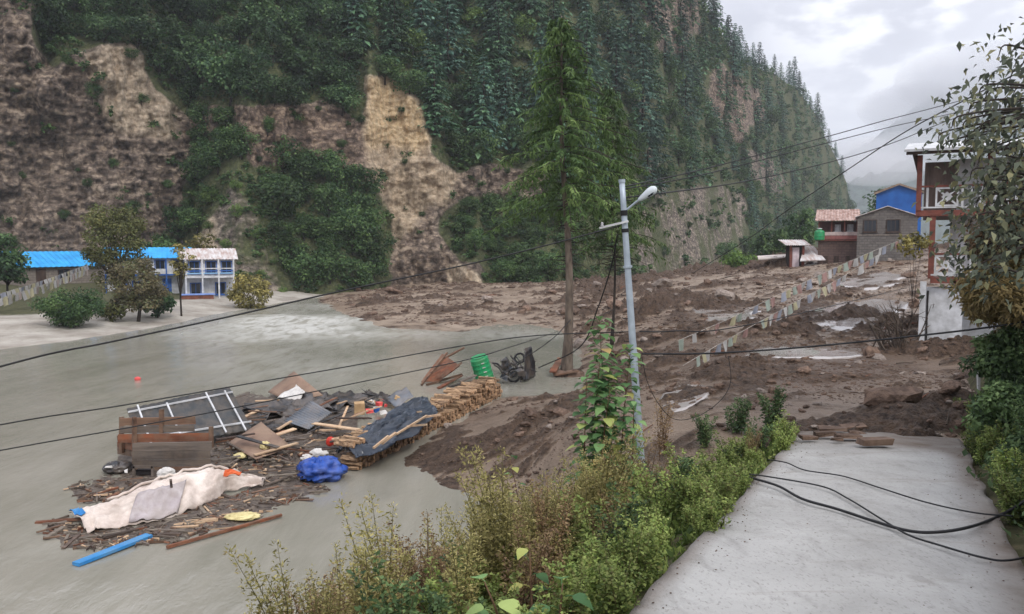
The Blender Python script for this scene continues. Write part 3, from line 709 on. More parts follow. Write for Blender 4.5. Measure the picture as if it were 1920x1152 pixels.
bush_d = [proto_bush('bush_d%d' % i, 200+i, 2100, 2.6, 2.1, .27, L_dark, clumps=44) for i in range(5)]
bush_m = [proto_bush('bush_m%d' % i, 220+i, 2100, 2.4, 2.2, .25, L_mid, clumps=44) for i in range(5)]
bush_b = [proto_bush('bush_b%d' % i, 240+i, 1800, 2.2, 1.8, .22, L_bright, clumps=34) for i in range(3)]
con = [proto_conifer('con%d' % i, 300+i, 13, 3.2+.4*(i % 3), 24, 8, 12, .78, L_con if i % 2 else L_conb, droop=.3, wid=.22) for i in range(6)]

pr = np.random.default_rng(11)
def scatter(poly, spacing_m, n_max, tries=6000, xr=None, yr=None, minD=0):
    """points on the mountain inside an outline, spaced by real metres"""
    xs = [p[0] for p in poly]; ys = [max(p[1], -150) for p in poly]; out = []
    cand = np.stack([pr.uniform(max(min(xs), -200), max(xs), tries), pr.uniform(min(ys), max(ys), tries)], 1)
    ok = inpoly(cand[:, 0], cand[:, 1], poly) & (cand[:, 1] > np.interp(cand[:, 0], pxc, ridge) + 1) & (cand[:, 1] < np.interp(cand[:, 0], pxc, pyb) - 2)
    kept = np.zeros((0, 2))
    for px, py in cand[ok]:
        w = surf(px, py); sp = spacing_m*FPX/w.y
        if len(kept) and (((kept - (px, py))*(1, 1.25))**2).sum(1).min() < sp*sp: continue
        kept = np.concatenate([kept, [(px, py)]]); out.append((px, py, w))
        if len(out) >= n_max: break
    return out
def where_in(pts, px, py):
    xs = sorted(max(p[0], 0) for p in pts); ys = sorted(max(p[1], 0) for p in pts); n = len(xs)
    if n < 12: return ''
    h = 'left' if px < xs[n//3] else 'right' if px > xs[2*n//3] else 'middle'; v = 'top' if py < ys[n//3] else 'bottom' if py > ys[2*n//3] else ''
    return ' (' + ((v + ' ' + h).strip() if v or h != 'middle' else 'centre') + ' part)'
def bushes(poly, protos, spacing, nmax, smin, smax, label, group, cat='bush', name='bush', sink=.5):
    pts = scatter(poly, spacing, nmax)
    for px, py, w in pts:
        s = pr.uniform(smin, smax)
        plant(name, protos, int(pr.integers(len(protos))), w - Vector((0, .3, sink*s)), pr.uniform(0, 6.28), s, label + where_in(pts, px, py), cat, group, sz=s*pr.uniform(.8, 1.15))
bushes(Z['shrubA'], bush_d, 3.3, 130, .9, 1.7, 'dense dark green bush on the left cliff top above the bare rock', 'bushes on the left cliff top')
bushes(Z['shrubB'], bush_m, 2.9, 60, .8, 1.4, 'deep green bush on the low spur left of the pale landslide scar', 'bushes on the low spur left of the scar')
bushes(Z['shrubC'], bush_m, 2.8, 26, .6, 1.1, 'small green bush in the gully running down the left cliff', 'bushes in the cliff gully')
bushes(Z['shrubD'], bush_m, 3.0, 46, .7, 1.25, 'green bush at the cliff foot right of the pale landslide scar', 'bushes at the cliff foot right of the scar')
bushes(Z['shrubE'], bush_m, 6.0, 36, 1.4, 2.4, 'leafy green tree on the valley side behind the stone house', 'leafy trees behind the stone house', 'tree', 'leafy_tree')
bushes(Z['cone'], bush_b, 3.6, 9, .3, .6, 'small scrub bush on the brown cone of rock behind the white house', 'scrub on the brown rock cone')
bushes([(690,130),(860,180),(1000,200),(1010,300),(870,320),(810,280),(800,200)], bush_m, 4.2, 30, .8, 1.4, 'green broadleaf bush among the conifers above the landslide scar', 'broadleaf bushes above the scar')
bushes([(1090,60),(1200,60),(1330,240),(1390,340),(1255,345),(1195,385),(1095,385)], bush_m, 9, 26, 1.0, 1.9, 'paler broadleaf tree among the conifers behind the tall spruce', 'broadleaf trees behind the tall spruce', 'tree', 'leafy_tree')
bushes([(640,-60),(1000,-60),(1010,100),(760,130),(660,100)], bush_b, 6, 22, .8, 1.5, 'light green broadleaf tree among the conifers at the top', 'light broadleaf trees at the top', 'tree', 'leafy_tree')
bushes([(1420,200),(1560,380),(1420,440),(1400,350)], bush_m, 14, 22, 1.6, 2.6, 'broadleaf tree on the lower slope left of the red house', 'broadleaf trees left of the red house', 'tree', 'leafy_tree')
for rk_ in ('rockA', 'rockB', 'scree', 'rockC'):
    bushes(Z[rk_], bush_m, 4.5, {'rockA': 26, 'rockB': 24, 'scree': 20, 'rockC': 6}[rk_], .2, .6, 'small bush clinging to the bare rock face', 'small bushes clinging to bare rock')
def conifers(poly, spacing, nmax, smin, smax, label, group):
    pts = scatter(poly, spacing, nmax)
    for px, py, w in pts:
        s = pr.uniform(smin, smax)
        plant('conifer_tree', con, int(pr.integers(len(con))), w - Vector((0, 0, .4)), pr.uniform(0, 6.28), s, label + where_in(pts, px, py), 'conifer', group, sz=s*pr.uniform(.9, 1.2))
conifers([(640,-120),(1000,-120),(1020,60),(1100,160),(1100,380),(1030,305),(900,295),(815,275),(805,200),(735,135),(660,115)], 5.6, 95, .7, 1.3, 'blue-green conifer on the wooded slope above the landslide scar', 'conifers above the landslide scar')
conifers([(1080,-100),(1190,-60),(1260,110),(1330,240),(1390,340),(1255,350),(1195,390),(1090,390)], 6.8, 90, .75, 1.4, 'dark conifer on the steep slope behind the tall spruce', 'conifers behind the tall spruce')
conifers([(1300,-100),(1330,40),(1400,150),(1460,220),(1480,330),(1590,400),(1410,470),(1395,345),(1330,240),(1270,110)], 9.5, 75, .9, 1.25, 'dark conifer on the far mountainside below the ridge', 'conifers on the far mountainside')
for px, h in [(1338, 1.0), (1362, .9), (1376, 1.2), (1388, 1.3), (1399, .9), (1412, 1.0), (1424, 1.2), (1433, .8), (1452, 1.0), (1463, .9), (1478, 1.3), (1488, 1.7), (1497, 1.2), (1508, 1.0), (1520, .8), (1533, 1.7), (1541, 1.3), (1552, 1.0), (1566, 1.1), (1578, 1.2)]:
    rd = float(np.interp(px, pxc, ridge)); w = surf(px, rd + 3)
    plant('conifer_tree', con, px % 6, w - Vector((0, 0, .8)), px*1.3, .72*h, 'conifer standing out against the sky on the ridge line', 'conifer', 'conifers on the ridge line', sz=h*.78)

# what nobody could count: the rest of the wood and the undergrowth on the slopes
def merged(name, templ, places, mat, **kw):
    Vs, Fs, Ts = [], [], []; o = 0; r = np.random.default_rng(5)
    for (loc, s, rz, k) in places:
        V, F, ti = templ[k]; c, sn = math.cos(rz), math.sin(rz)
        R_ = np.array([[c, -sn, 0], [sn, c, 0], [0, 0, 1]]); W = (V*np.array(s)) @ R_.T + np.array(loc)
        Vs.append(W); Fs.append(F+o); Ts.append(np.clip(ti*.7 + .3*r.random(), 0, 1)); o += len(V)
    return link(name, npmesh(name, np.concatenate(Vs), np.concatenate(Fs), mat, np.concatenate(Ts)), **kw)
lowc = [conifer_arrays(400+i, 11.5, 3.4, 11, 7, 3, 1.8, droop=.35, wid=.26)[:3] for i in range(4)]
pl = [(w - Vector((0, 0, .5)), (s_, s_, s_*pr.uniform(.85, 1.2)), pr.uniform(0, 6.28), int(pr.integers(4))) for px, py, w in scatter(Z['conif'], 4.3, 1900, 30000) for s_ in [pr.uniform(.35, .85)]]
merged('forest', lowc, pl, L_con, kind='stuff', label='dense conifer forest covering the mountainside', cat='forest')
lowb = [bush_leaves(450+i, 80, 1.0, .7, .36, clumps=10)[:3] for i in range(4)]
pl = []
for i in range(5200):
    ci = int(pr.integers(30, NC)); rj = int(pr.integers(4, NR))
    gq = grass[ci, rj] + .25*pr.normal()
    if gq > .62 or (pr.random() < .05): 
        s_ = pr.uniform(.5, 1.3)*min(sc_[ci, rj], 2.2); pl.append((P[ci, rj] - np.array([0, .2, .25]), (s_, s_, s_*.8), pr.uniform(0, 6.28), i % 4))
merged('undergrowth', lowb, pl, L_mid, kind='stuff', label='low green undergrowth covering the slopes', cat='undergrowth')

# ------------------------------------------------------------------ the tall spruce and the one behind it
def spruce(loc, H, R, bare, seed, label, nwh, dense, squash=(1, 1), lean=0.0, dead=26, tk=1.0):
    V, F, ti, sp = conifer_arrays(seed, H, R, nwh, 7, int(dense*2.8), .31, bare=bare, droop=.3, power=.72, wid=.17, side=1.3)
    V = V*np.array([squash[0], squash[1], 1]); V[:, 0] += lean*np.maximum(V[:, 2]/H-bare, 0)*1.0
    # hanging sprays below each branch
    r = np.random.default_rng(seed+1); k = len(ti); pick = r.choice(k, k//2, replace=True)
    base = V.reshape(-1, 4, 3)[pick, 2]; nv0 = 4*k; k = len(pick); ax = np.stack([r.normal(0, .6, k), r.normal(0, .6, k), -np.ones(k)], 1)
    V2, F2 = leafquads(base, ax, rdir(r, k), .34*r.uniform(.5, 1.5, k), .032*r.uniform(.7, 1.4, k), .05)
    V = np.concatenate([V, V2]); F = np.concatenate([F, F2 + nv0]); ti = np.concatenate([ti, np.clip(ti[pick]*.8 + .2*r.random(k), 0, 1)])
    o = root('spruce_tree', loc, label, 'tree')
    link('crown', npmesh('spruce_crown', V, F, L_spr, ti), o)
    tb = MB(); hs = np.linspace(-.6, H*.99, 16)
    tb.tube([(lean*max(h/H-bare, 0) + .12*math.sin(h*.45), .05*math.cos(h*.7), h) for h in hs], [(.2*(1-h/H)**.8 + .012 + .15*math.exp(-max(h, 0)/.6))*(H/16)*tk for h in hs], 10)
    mk('trunk', tb, BARKP if tk == 1 else BARKD, o, local=True, smooth=True)
    br = MB(); rr = random.Random(seed)
    for pos, z in sp[::2]:
        pts = [(lean*max(z/H-bare, 0), 0, z)] + [tuple(p*np.array([squash[0], squash[1], 1])) for p in pos[::3]]
        br.tube(pts, [.035] + [.02]*(len(pts)-1), 4, cap=False)
    mk('branches', br, BARKD, o, local=True)
    for i in range(dead):
        z = rr.uniform(H*.28, H*bare*1.05); a = rr.uniform(0, 6.28); ln = rr.uniform(.6, 2.0); d = Vector((math.cos(a), math.sin(a), rr.uniform(-.25, .15)))
        db = MB(); p0 = Vector((0, 0, z)); p1 = p0 + d*ln*.6; p2 = p0 + d*ln + Vector((0, 0, -.15*ln))
        db.tube([p0, p1, p2], [.022, .014, .006], 4)
        for _ in range(3):
            s = p0.lerp(p2, rr.uniform(.4, .95)); db.tube([s, s + Vector((rr.uniform(-.3, .3), rr.uniform(-.3, .3), rr.uniform(-.35, .05)))], [.009, .004], 4)
        mk('dead_branch', db, BARKD, o, local=True)
    return o
tb_ = q(1062, 700, 36.5)
spruce((tb_.x, tb_.y, 0.05), 16.3, 3.4, .46, 501, 'tall spruce with bare lower trunk standing at the water edge', 36, 22, lean=-.75)
tb2 = q(1148, 600, 43)
spruce((tb2.x, tb2.y, .8), 13.6, 2.9, .38, 502, 'shorter spruce behind the tall one with branches hanging lower', 30, 16, lean=-.5, dead=40, tk=.42)

# ------------------------------------------------------------------ left bank trees and bushes
def tree_at(name, px, D, top_py, halfw_px, n, leaf, mat, seed, label, group=None, cat='tree', bole=.3, bark=BARKD, trunk_r=.16, zb=None, clumps=40):
    X = (px-960)/FPX*D; zb_ = bank_z(X, D) if zb is None else zb; ztop = q(px, top_py, D).z; H = ztop - zb_; rx = halfw_px*D/FPX
    rz = H*(1-bole)/2; V, F, ti, C = bush_leaves(seed, n, rx, rz, leaf, clumps=clumps, zc=H*bole + rz*.92, cr=.26)
    o = root(name, (X, D, zb_), label, cat, group)
    link('crown', npmesh(name+'_crown', V, F, mat, ti), o)
    mk('trunk', tubes(limbs(seed, C, trunk_r, 14), 6), bark, o, local=True, smooth=True)
    return o
L_browntree = leafmat('leaf_brown_green', [(52, 50, 38), (74, 68, 50), (92, 84, 60), (84, 92, 62), (112, 98, 76)])
tree_at('autumn_tree', 215, 66, 362, 70, 9500, .2, L_autumn, 601, 'large yellow-brown autumn tree between the two blue roofs', bole=.12, trunk_r=.22, clumps=60)
tree_at('autumn_tree', 255, 61, 470, 64, 6500, .18, L_browntree, 602, 'lower brown tree on the bank in front of the blue roof', bole=.08, clumps=46)
tree_at('willow_bush', 128, 56, 534, 68, 8000, .15, L_mid, 603, 'round green bush on the sandy bank at the left', cat='bush', bole=.0, trunk_r=.1, clumps=50)
tree_at('willow_bush', 292, 64, 528, 34, 1500, .24, L_dark, 604, 'dark green bush just left of the thin tree by the white house', cat='bush', bole=.0, trunk_r=.08)
tree_at('young_tree', 338, 66, 432, 26, 420, .26, L_olive, 605, 'thin young tree with sparse leaves before the white house', bole=.35, trunk_r=.09, clumps=22)
tree_at('willow_bush', 468, 76, 494, 46, 2600, .26, L_olive, 606, 'grey-green bush right of the white house', cat='bush', bole=-.3, trunk_r=.08)
tree_at('willow_bush', 12, 72, 425, 40, 2200, .32, L_dark, 607, 'dark bush at the left edge beside the stone house', cat='bush', bole=.05, trunk_r=.12)
tree_at('willow_bush', -70, 66, 400, 60, 2200, .32, L_mid, 608, 'green bush beyond the left edge by the stone house', cat='bush', bole=.05, trunk_r=.12)
tree_at('willow_bush', 205, 60, 560, 34, 1200, .2, L_autumn, 609, 'low russet bush at the foot of the brown tree', cat='bush', bole=0, trunk_r=.06)
tree_at('willow_bush', 380, 92, 425, 40, 1400, .36, L_olive, 610, 'yellowish bush rising behind the white house roof', cat='bush', bole=0, trunk_r=.08)
tree_at('willow_bush', 318, 96, 435, 42, 1500, .38, L_mid, 611, 'green bush behind the blue roof of the white house', cat='bush', bole=0, trunk_r=.08)
tree_at('willow_bush', 250, 98, 440, 42, 1500, .38, L_dark, 612, 'dark green bush between the cliff and the autumn tree', cat='bush', bole=0, trunk_r=.08)
# right side of the valley
tree_at('leafy_tree', 1650, 112, 338, 62, 2600, .42, L_dark, 620, 'round dark tree behind the blue building', bole=.05, zb=5.2, trunk_r=.2)
tree_at('leafy_tree', 1500, 120, 375, 40, 1800, .5, L_mid, 621, 'green tree rising behind the red wooden house', bole=.05, zb=3.5, trunk_r=.2)
tree_at('leafy_bush', 1385, 96, 468, 38, 1500, .3, L_bright, 622, 'bright green bush at the upper edge of the mud', cat='bush', bole=0, zb=3.2, trunk_r=.06)
tree_at('leafy_bush', 1445, 112, 420, 46, 1800, .42, L_mid, 623, 'green bush left of the small tiled hut', cat='bush', bole=0, zb=3.4, trunk_r=.06)
# ================================================================== BUILDINGS
WHITEP = plain('white_paint', (206, 207, 209), (168, 168, 168), 2.0, .7, .1)
REDP = plain('red_brown_paint', (126, 72, 60), (94, 56, 48), 3.0, .6, .1)
DARKW = plain('dark_timber', (78, 62, 54), (48, 38, 34), 3.0, .8, .3, stretch=(1, 1, .3))
GREYB = plain('weathered_boards', (126, 110, 102), (92, 80, 74), 2.5, .85, .3, stretch=(2, 2, .3))
BLUER = plain('blue_roof_paint', (66, 168, 226), (54, 142, 206), .8, .45, .05)
BLUEW = plain('blue_sheet', (40, 100, 176), (30, 80, 150), .7, .5, .05)
RUST = plain('rusty_pale_roof', (204, 202, 202), (164, 140, 130), 1.2, .7, .2, stretch=(2.5, .6, 1))
RUST2 = plain('red_oxide_roof', (180, 156, 146), (124, 90, 78), 1.6, .75, .2, stretch=(2, .6, 1))
YELL = plain('yellow_wall', (206, 184, 104), (170, 150, 84), 1.2, .8, .1)
BTRIM = plain('blue_trim', (50, 98, 168), (34, 74, 138), 2, .6, .05)
def stonemat(name, c, c2, sx=2.0, sz=4.0):
    t = NT(name); br = t.n('ShaderNodeTexBrick'); br.inputs['Scale'].default_value = 1.0; br.inputs['Mortar Size'].default_value = .03; br.inputs['Bias'].default_value = 0
    br.inputs['Brick Width'].default_value = .55; br.inputs['Row Height'].default_value = .26; br.inputs['Color1'].default_value = lin(c); br.inputs['Color2'].default_value = lin(c2); br.inputs['Mortar'].default_value = tuple(x*.55 for x in lin(c2)[:3])+(1,)
    cmb = t.n('ShaderNodeCombineXYZ'); sp = t.n('ShaderNodeSeparateXYZ'); t.l(t.tc.outputs['Object'], sp.inputs[0]); t.l(t.math('ADD', sp.outputs['X'], sp.outputs['Y']), cmb.inputs[0]); t.l(sp.outputs['Z'], cmb.inputs[1]); t.l(cmb.outputs[0], br.inputs['Vector'])
    nn = t.noise(3, 5, .7); t.base(t.mix(.55, br.outputs['Color'], t.ramp(nn, [(.3, lin(c2)), (.7, lin(c))]))); t.rough(.9); t.bump(t.math('SUBTRACT', nn, br.outputs['Fac']), .6, .05); return t.m
STONE = stonemat('grey_stone', (124, 118, 112), (88, 84, 82)); STONE2 = stonemat('beige_stone', (142, 132, 122), (108, 100, 94))
GLASS = NT('window_glass'); GLASS.base(lin((34, 40, 48))); GLASS.rough(.12); GLASS.b.inputs['Specular IOR Level'].default_value = .5; GLASS = GLASS.m
DARKIN = plain('dark_interior', (44, 40, 40), (30, 27, 28), 2, .9, 0)
GREENP = plain('green_plastic', (22, 148, 92), (16, 128, 78), 3, .4, .02)

def gable_part(o, x0, x1, y0, y1, z0, ze, zr, wallm, roofm, over=.35, axis='x', corr=.0):
    """walls with two gables and two roof slopes with real thickness; ridge along axis"""
    w = MB()
    if axis == 'x':
        ym = (y0+y1)/2
        prof = [(y0, z0), (y1, z0), (y1, ze), (ym, zr), (y0, ze)]
        vs = [(x0, a, b) for a, b in prof] + [(x1, a, b) for a, b in prof]
    else:
        xm = (x0+x1)/2
        prof = [(x0, z0), (x1, z0), (x1, ze), (xm, zr), (x0, ze)]
        vs = [(a, y0, b) for a, b in prof] + [(a, y1, b) for a, b in prof]
    w.add(vs, [(0,1,2,3,4), (9,8,7,6,5)] + [(i, i+5, (i+1) % 5 + 5, (i+1) % 5) for i in range(5)])
    mk('wall', w, wallm, o, local=True)
    for sgn in (-1, 1):
        rf = MB()
        if axis == 'x':
            ym = (y0+y1)/2; ey = y0-over if sgn < 0 else y1+over; ez = ze - (zr-ze)*over/((y1-y0)/2)
            a, b, c, d = Vector((x0-over, ym, zr+.05)), Vector((x1+over, ym, zr+.05)), Vector((x1+over, ey, ez+.05)), Vector((x0-over, ey, ez+.05))
        else:
            xm = (x0+x1)/2; ex = x0-over if sgn < 0 else x1+over; ez = ze - (zr-ze)*over/((x1-x0)/2)
            a, b, c, d = Vector((xm, y0-over, zr+.05)), Vector((xm, y1+over, zr+.05)), Vector((ex, y1+over, ez+.05)), Vector((ex, y0-over, ez+.05))
        fn = quad4(a, b, c, d); nw = 36
        rf.sheet(lambda u, v: fn(u, v) + Vector((0, 0, .025*math.sin(u*nw*math.pi))), nw*2, 3, .04)
        mk('roof', rf, roofm, o, local=True)
def window(o, x0, x1, y, z0, z1, fm=DARKW, panes=2, face=-1, gm=None):
    f = MB(); t = .09; d0, d1 = (y-.06, y+.02) if face < 0 else (y-.02, y+.06)
    f.bx(x0-t, x0, d0, d1, z0-t, z1+t); f.bx(x1, x1+t, d0, d1, z0-t, z1+t); f.bx(x0, x1, d0, d1, z0-t, z0); f.bx(x0, x1, d0, d1, z1, z1+t)
    for i in range(1, panes): xx = x0+(x1-x0)*i/panes; f.bx(xx-.03, xx+.03, d0+.005, d1, z0, z1)
    w = mk('window', f, fm, o, local=True)
    for i in range(panes):
        p = MB(); a = x0+(x1-x0)*i/panes+.031; b = x0+(x1-x0)*(i+1)/panes-.031
        p.bx(a, b, y-.025, y-.012, z0+.003, z1-.003) if face < 0 else p.bx(a, b, y+.012, y+.025, z0+.003, z1-.003)
        mk('pane', p, gm or GLASS, w, local=True)
    s = MB(); s.bx(x0-.2, x1+.2, d0-.08, d1, z0-t-.08, z0-t-.002); mk('sill', s, fm, w, local=True)
    return w

# stone house with a blue roof, left bank
X_, D_ = -52.5, 88
o = root('stone_house', (X_, D_, bank_z(X_, D_)-.3), 'low stone house with bright blue metal roof at far left', 'house', rz=math.radians(58))
gable_part(o, -3, 6.5, -2.6, 2.6, -.5, 2.35, 3.75, STONE2, BLUER, .45)
dm = MB(); dm.bx(-1.2, -.2, -2.68, -2.6, 0, 2.0); mk('door', dm, DARKW, o, local=True)
window(o, 1.2, 2.3, -2.6, .9, 1.8)
# blue-roofed lodge wing and white two-storey house
X_, D_ = (300-960)/FPX*84, 84
zb = .5
o = root('lodge', (X_, D_, zb), 'white two-storey lodge wing with blue roof and blue trim', 'house', rz=math.radians(20))
gable_part(o, -5.0, 2.6, 0, 4.6, -.6, 4.3, 5.2, WHITEP, BLUER, .5)
bal = MB(); bal.bx(-5.0, 2.6, -1.1, -.002, 2.35, 2.5); mk('balcony_floor', bal, BTRIM, o, local=True)
rl = MB(); rl.bx(-5, 2.6, -1.1, -1.04, 2.52, 3.05); mk('balcony_panel', rl, WHITEP, o, local=True)
for x in (-5, -3.1, -1.2, .7, 2.55):
    p = MB(); p.bx(x-.06, x+.06, -1.2, -1.1, -.4, 4.12); mk('post', p, BTRIM, o, local=True)
for x in (-4.4, -2.4, -.4, 1.4): window(o, x, x+.9, 0, 2.8, 3.9, BTRIM)
yl = MB(); yl.bx(-1.6, -.5, -.09, -.003, -.4, 2.3); mk('wall_panel', yl, YELL, o, local=True)
for x in (-4.2, -2.6): window(o, x, x+1.0, 0, .5, 1.7, BTRIM)
dm = MB(); dm.bx(.2, 1.1, -.08, -.003, -.4, 2.0); mk('door', dm, BTRIM, o, local=True)
ch = MB(); ch.tube([(2.2, .8, 4.4), (2.2, .8, 6.0)], .12, 8); mk('stove_pipe', ch, DARKIN, o, local=True)
X_, D_ = (387-960)/FPX*82, 82
o = root('white_house', (X_, D_, zb), 'white house with rusty pale roof and open blue-railed veranda', 'house', rz=math.radians(24))
gable_part(o, -2.0, 2.6, .0, 4.6, -.6, 4.2, 5.1, WHITEP, RUST, .5)
fl = MB(); fl.bx(-2.0, 2.6, -1.4, -.003, 2.2, 2.38); mk('balcony_floor', fl, WHITEP, o, local=True)
for z in (2.62, 2.86, 3.1):
    r_ = MB(); r_.bx(-2.0, 2.6, -1.4, -1.34, z, z+.1); mk('rail', r_, WHITEP if z > 3 else plain('pale_blue_paint', (150, 190, 214), (130, 168, 196), 2, .6, 0) if z < 2.7 else BTRIM, o, local=True)
for x in (-2.0, -.45, 1.1, 2.55):
    p = MB(); p.bx(x-.07, x+.07, -1.47, -1.33, -.5, 4.1); mk('post', p, WHITEP, o, local=True)
for x in (-1.6, .0, 1.5): window(o, x, x+.95, 0, 2.7, 3.8, BTRIM)
for x in (-1.5, .9): window(o, x, x+.9, 0, .5, 1.6, BTRIM)
sl = MB(); sl.bx(-2.6, .6, -2.6, -1.5, .55, .66); mk('porch_slab', sl, plain('lilac_paint', (130, 156, 214), (110, 134, 190), 2, .6, 0), o, local=True)
sk = MB(); sk.bx(-2.5, .5, -2.5, -1.55, -.6, .545); mk('plinth', sk, plain('brick_red', (132, 82, 66), (96, 60, 50), 3, .8, .2), o, local=True)

# right bank group, built facing the river
D_ = 84
def lx(px, D): return (px-960)/FPX*D
def lz(py, D): return q(960, py, D).z
x0, x1 = lx(1532, D_), lx(1604, D_)
o = root('red_wooden_house', (x0, D_, 4.0), 'red-brown wooden house with open upper gallery and pinkish tiled roof', 'house', rz=math.radians(-22)); o.scale.x = .93
W_ = x1-x0; zf = lz(450, D_)-4.0; zt = lz(415, D_)-4.0; zrf = lz(401, D_)-4.0
b = MB(); b.bx(0, W_, .9, 5, -1.5, zt); mk('wall', b, plain('dark_red_boards', (92, 62, 56), (62, 44, 42), 2, .8, .2), o, local=True)
b = MB(); b.bx(0, W_, .0, .88, -1.5, zf-.12); mk('lower_wall', b, stonemat('brown_masonry', (112, 92, 84), (84, 68, 64)), o, local=True)
b = MB(); b.bx(-.1, W_+.05, -.25, .89, zf-.11, zf); mk('gallery_floor', b, REDP, o, local=True)
b = MB(); b.bx(0, W_, -.22, -.16, zf+.05, zf+.42); mk('gallery_panel', b, plain('dull_pink_boards', (150, 96, 90), (120, 74, 70), 2, .8, .1), o, local=True)
b = MB(); b.bx(0, W_, -.23, -.15, zf+.45, zf+.8); mk('rail_panel', b, plain('pale_rail', (196, 178, 172), (160, 142, 138), 2, .8, .1), o, local=True)
for x in (0.05, W_*.34, W_*.67, W_-.05):
    b = MB(); b.bx(x-.06, x+.06, -.14, -.02, zf, zt); mk('post', b, REDP, o, local=True)
for x in (W_*.5, W_*.82):
    window(o, x-.22, x+.22, .9, zf+.95, zf+1.5, WHITEP, 1, gm=WHITEP)
a, b_, c, d = (-.35, 5.2, zrf+.6), (W_+.3, 5.2, zrf+.6), (W_+.3, -.6, zt+.02), (-.35, -.6, zt+.02)
fn = quad4(a, b_, c, d); rf = MB(); rf.sheet(lambda u, v: fn(u, v)+Vector((0, 0, .03*math.sin(u*30*math.pi))), 60, 4, .06); mk('roof', rf, RUST2, o, local=True)
for i, x in enumerate((.6, 1.7, 2.9)):
    dd = MB(); dd.bx(x, x+.5, -.06, -.003, -.6, .9); mk('lower_door' if i == 1 else 'shutter', dd, DARKW, o, local=True)
# green water tank on its corner
tk = MB(); c_ = Vector((lx(1533, 83.4), 83.2, zf+4.0-.05))
tk.lathe(c_, [(.05, 0), (.44, .0), (.5, .08), (.5, .35), (.53, .38), (.53, .5), (.5, .53), (.5, .82), (.42, .98), (.2, 1.06), (.2, 1.14), (.0, 1.15)], 18)
tko = root('water_tank', c_, 'round green plastic water tank on the corner of the red house', 'tank')
mk('tank_body', tk, GREENP, tko, smooth=False)
ld = MB(); ld.lathe(c_ + Vector((0, 0, 1.16)), [(.24, 0), (.24, .06), (.05, .1)], 14); mk('lid', ld, WHITEP, tko)
# stone house
D_ = 81; xs0, xs1 = lx(1604, D_), lx(1716, D_)
o = root('stone_house', (xs0, D_, 4.0), 'grey stone house with two dark windows in its gable wall', 'house', rz=math.radians(-25)); o.scale.x = .9
Wd = xs1-xs0; ze = lz(407, D_)-4; zr = lz(389, D_)-4
gable_part(o, .03, Wd, 0, 7, -1.6, ze, zr, STONE, RUST, .25, 'y')
for pa, pb in ((1617, 1640), (1660, 1683)):
    window(o, lx(pa, D_)-xs0, lx(pb, D_)-xs0, 0, lz(434, D_)-4, lz(414, D_)-4, DARKW, 3)
ln = MB(); ln.bx(.2, Wd-.2, -.05, -.003, lz(440, D_)-4-.12, lz(440, D_)-4); mk('string_course', ln, STONE2, o, local=True)
# blue building behind
D_ = 97; xs0, xs1 = lx(1638, D_), lx(1722, D_)
o = root('blue_building', (xs0, D_, 4.5), 'building clad in bright blue sheets behind the stone house', 'building', rz=math.radians(-26)); o.scale.x = .9
gable_part(o, 0, xs1-xs0, 0, 6, -1.5, lz(360, D_)-4.5, lz(348, D_)-4.5, BLUEW, plain('brown_roof', (104, 88, 78), (70, 60, 56), 2, .8, .2), .3, 'y')
bg = MB(); bg.beam((-.3, -.33, lz(364, D_)-4.5), ((xs1-xs0)/2, -.33, lz(347, D_)-4.5), .06, .22); bg.beam(((xs1-xs0)/2, -.33, lz(347, D_)-4.5), ((xs1-xs0)+.3, -.33, lz(364, D_)-4.5), .06, .22); mk('barge_board', bg, plain('tan_board', (150, 132, 116), (110, 94, 82), 2, .8, .1), o, local=True)
# small tiled hut half buried in the mud
D_ = 84; xs0, xs1 = lx(1482, D_), lx(1507, D_)
o = root('hut', (xs0, D_, 3.7), 'small hut with white panel and low tiled roof by the mud', 'hut')
zt = lz(460, D_)-3.7; w_ = xs1-xs0
b = MB(); b.bx(0, w_, .4, 1.6, -.6, zt); mk('wall', b, DARKIN, o, local=True)
for x in (0.05, w_-.05):
    b = MB(); b.bx(x-.1, x+.1, .1, .38, -.6, zt); mk('post', b, REDP, o, local=True)
b = MB(); b.bx(.25, w_-.45, .25, .39, -.5, zt-.25); mk('door', b, plain('pinkish_white', (206, 192, 196), (176, 162, 166), 2, .7, .05), o, local=True)
fn = quad4((-.7, 2.0, zt+.55), (w_+.7, 2.0, zt+.55), (w_+.5, -.4, zt), (-.7, -.4, zt)); rf = MB(); rf.sheet(lambda u, v: fn(u, v)+Vector((0, 0, .03*math.sin(u*24*math.pi))), 48, 3, .06); mk('roof', rf, RUST, o, local=True)
sh = MB(); sh.sheet(quad4(q(1420, 481, 88), q(1474, 478, 88), q(1472, 483, 85.8), q(1422, 487, 85.8)), 6, 2, .12)
mk('roof_slab', sh, plain('pale_slab', (206, 196, 190), (170, 158, 150), 1, .8, .1), label='flat pale roof slab lying on the mud left of the hut', cat='slab')
sh = MB(); sh.sheet(quad4(q(1508, 462, 86), q(1525, 462, 86), q(1548, 488, 83), q(1500, 490, 83)), 6, 3, .1)
mk('metal_sheet', sh, RUST, label='fallen pale roof sheet leaning between the hut and the red house', cat='roof sheet')

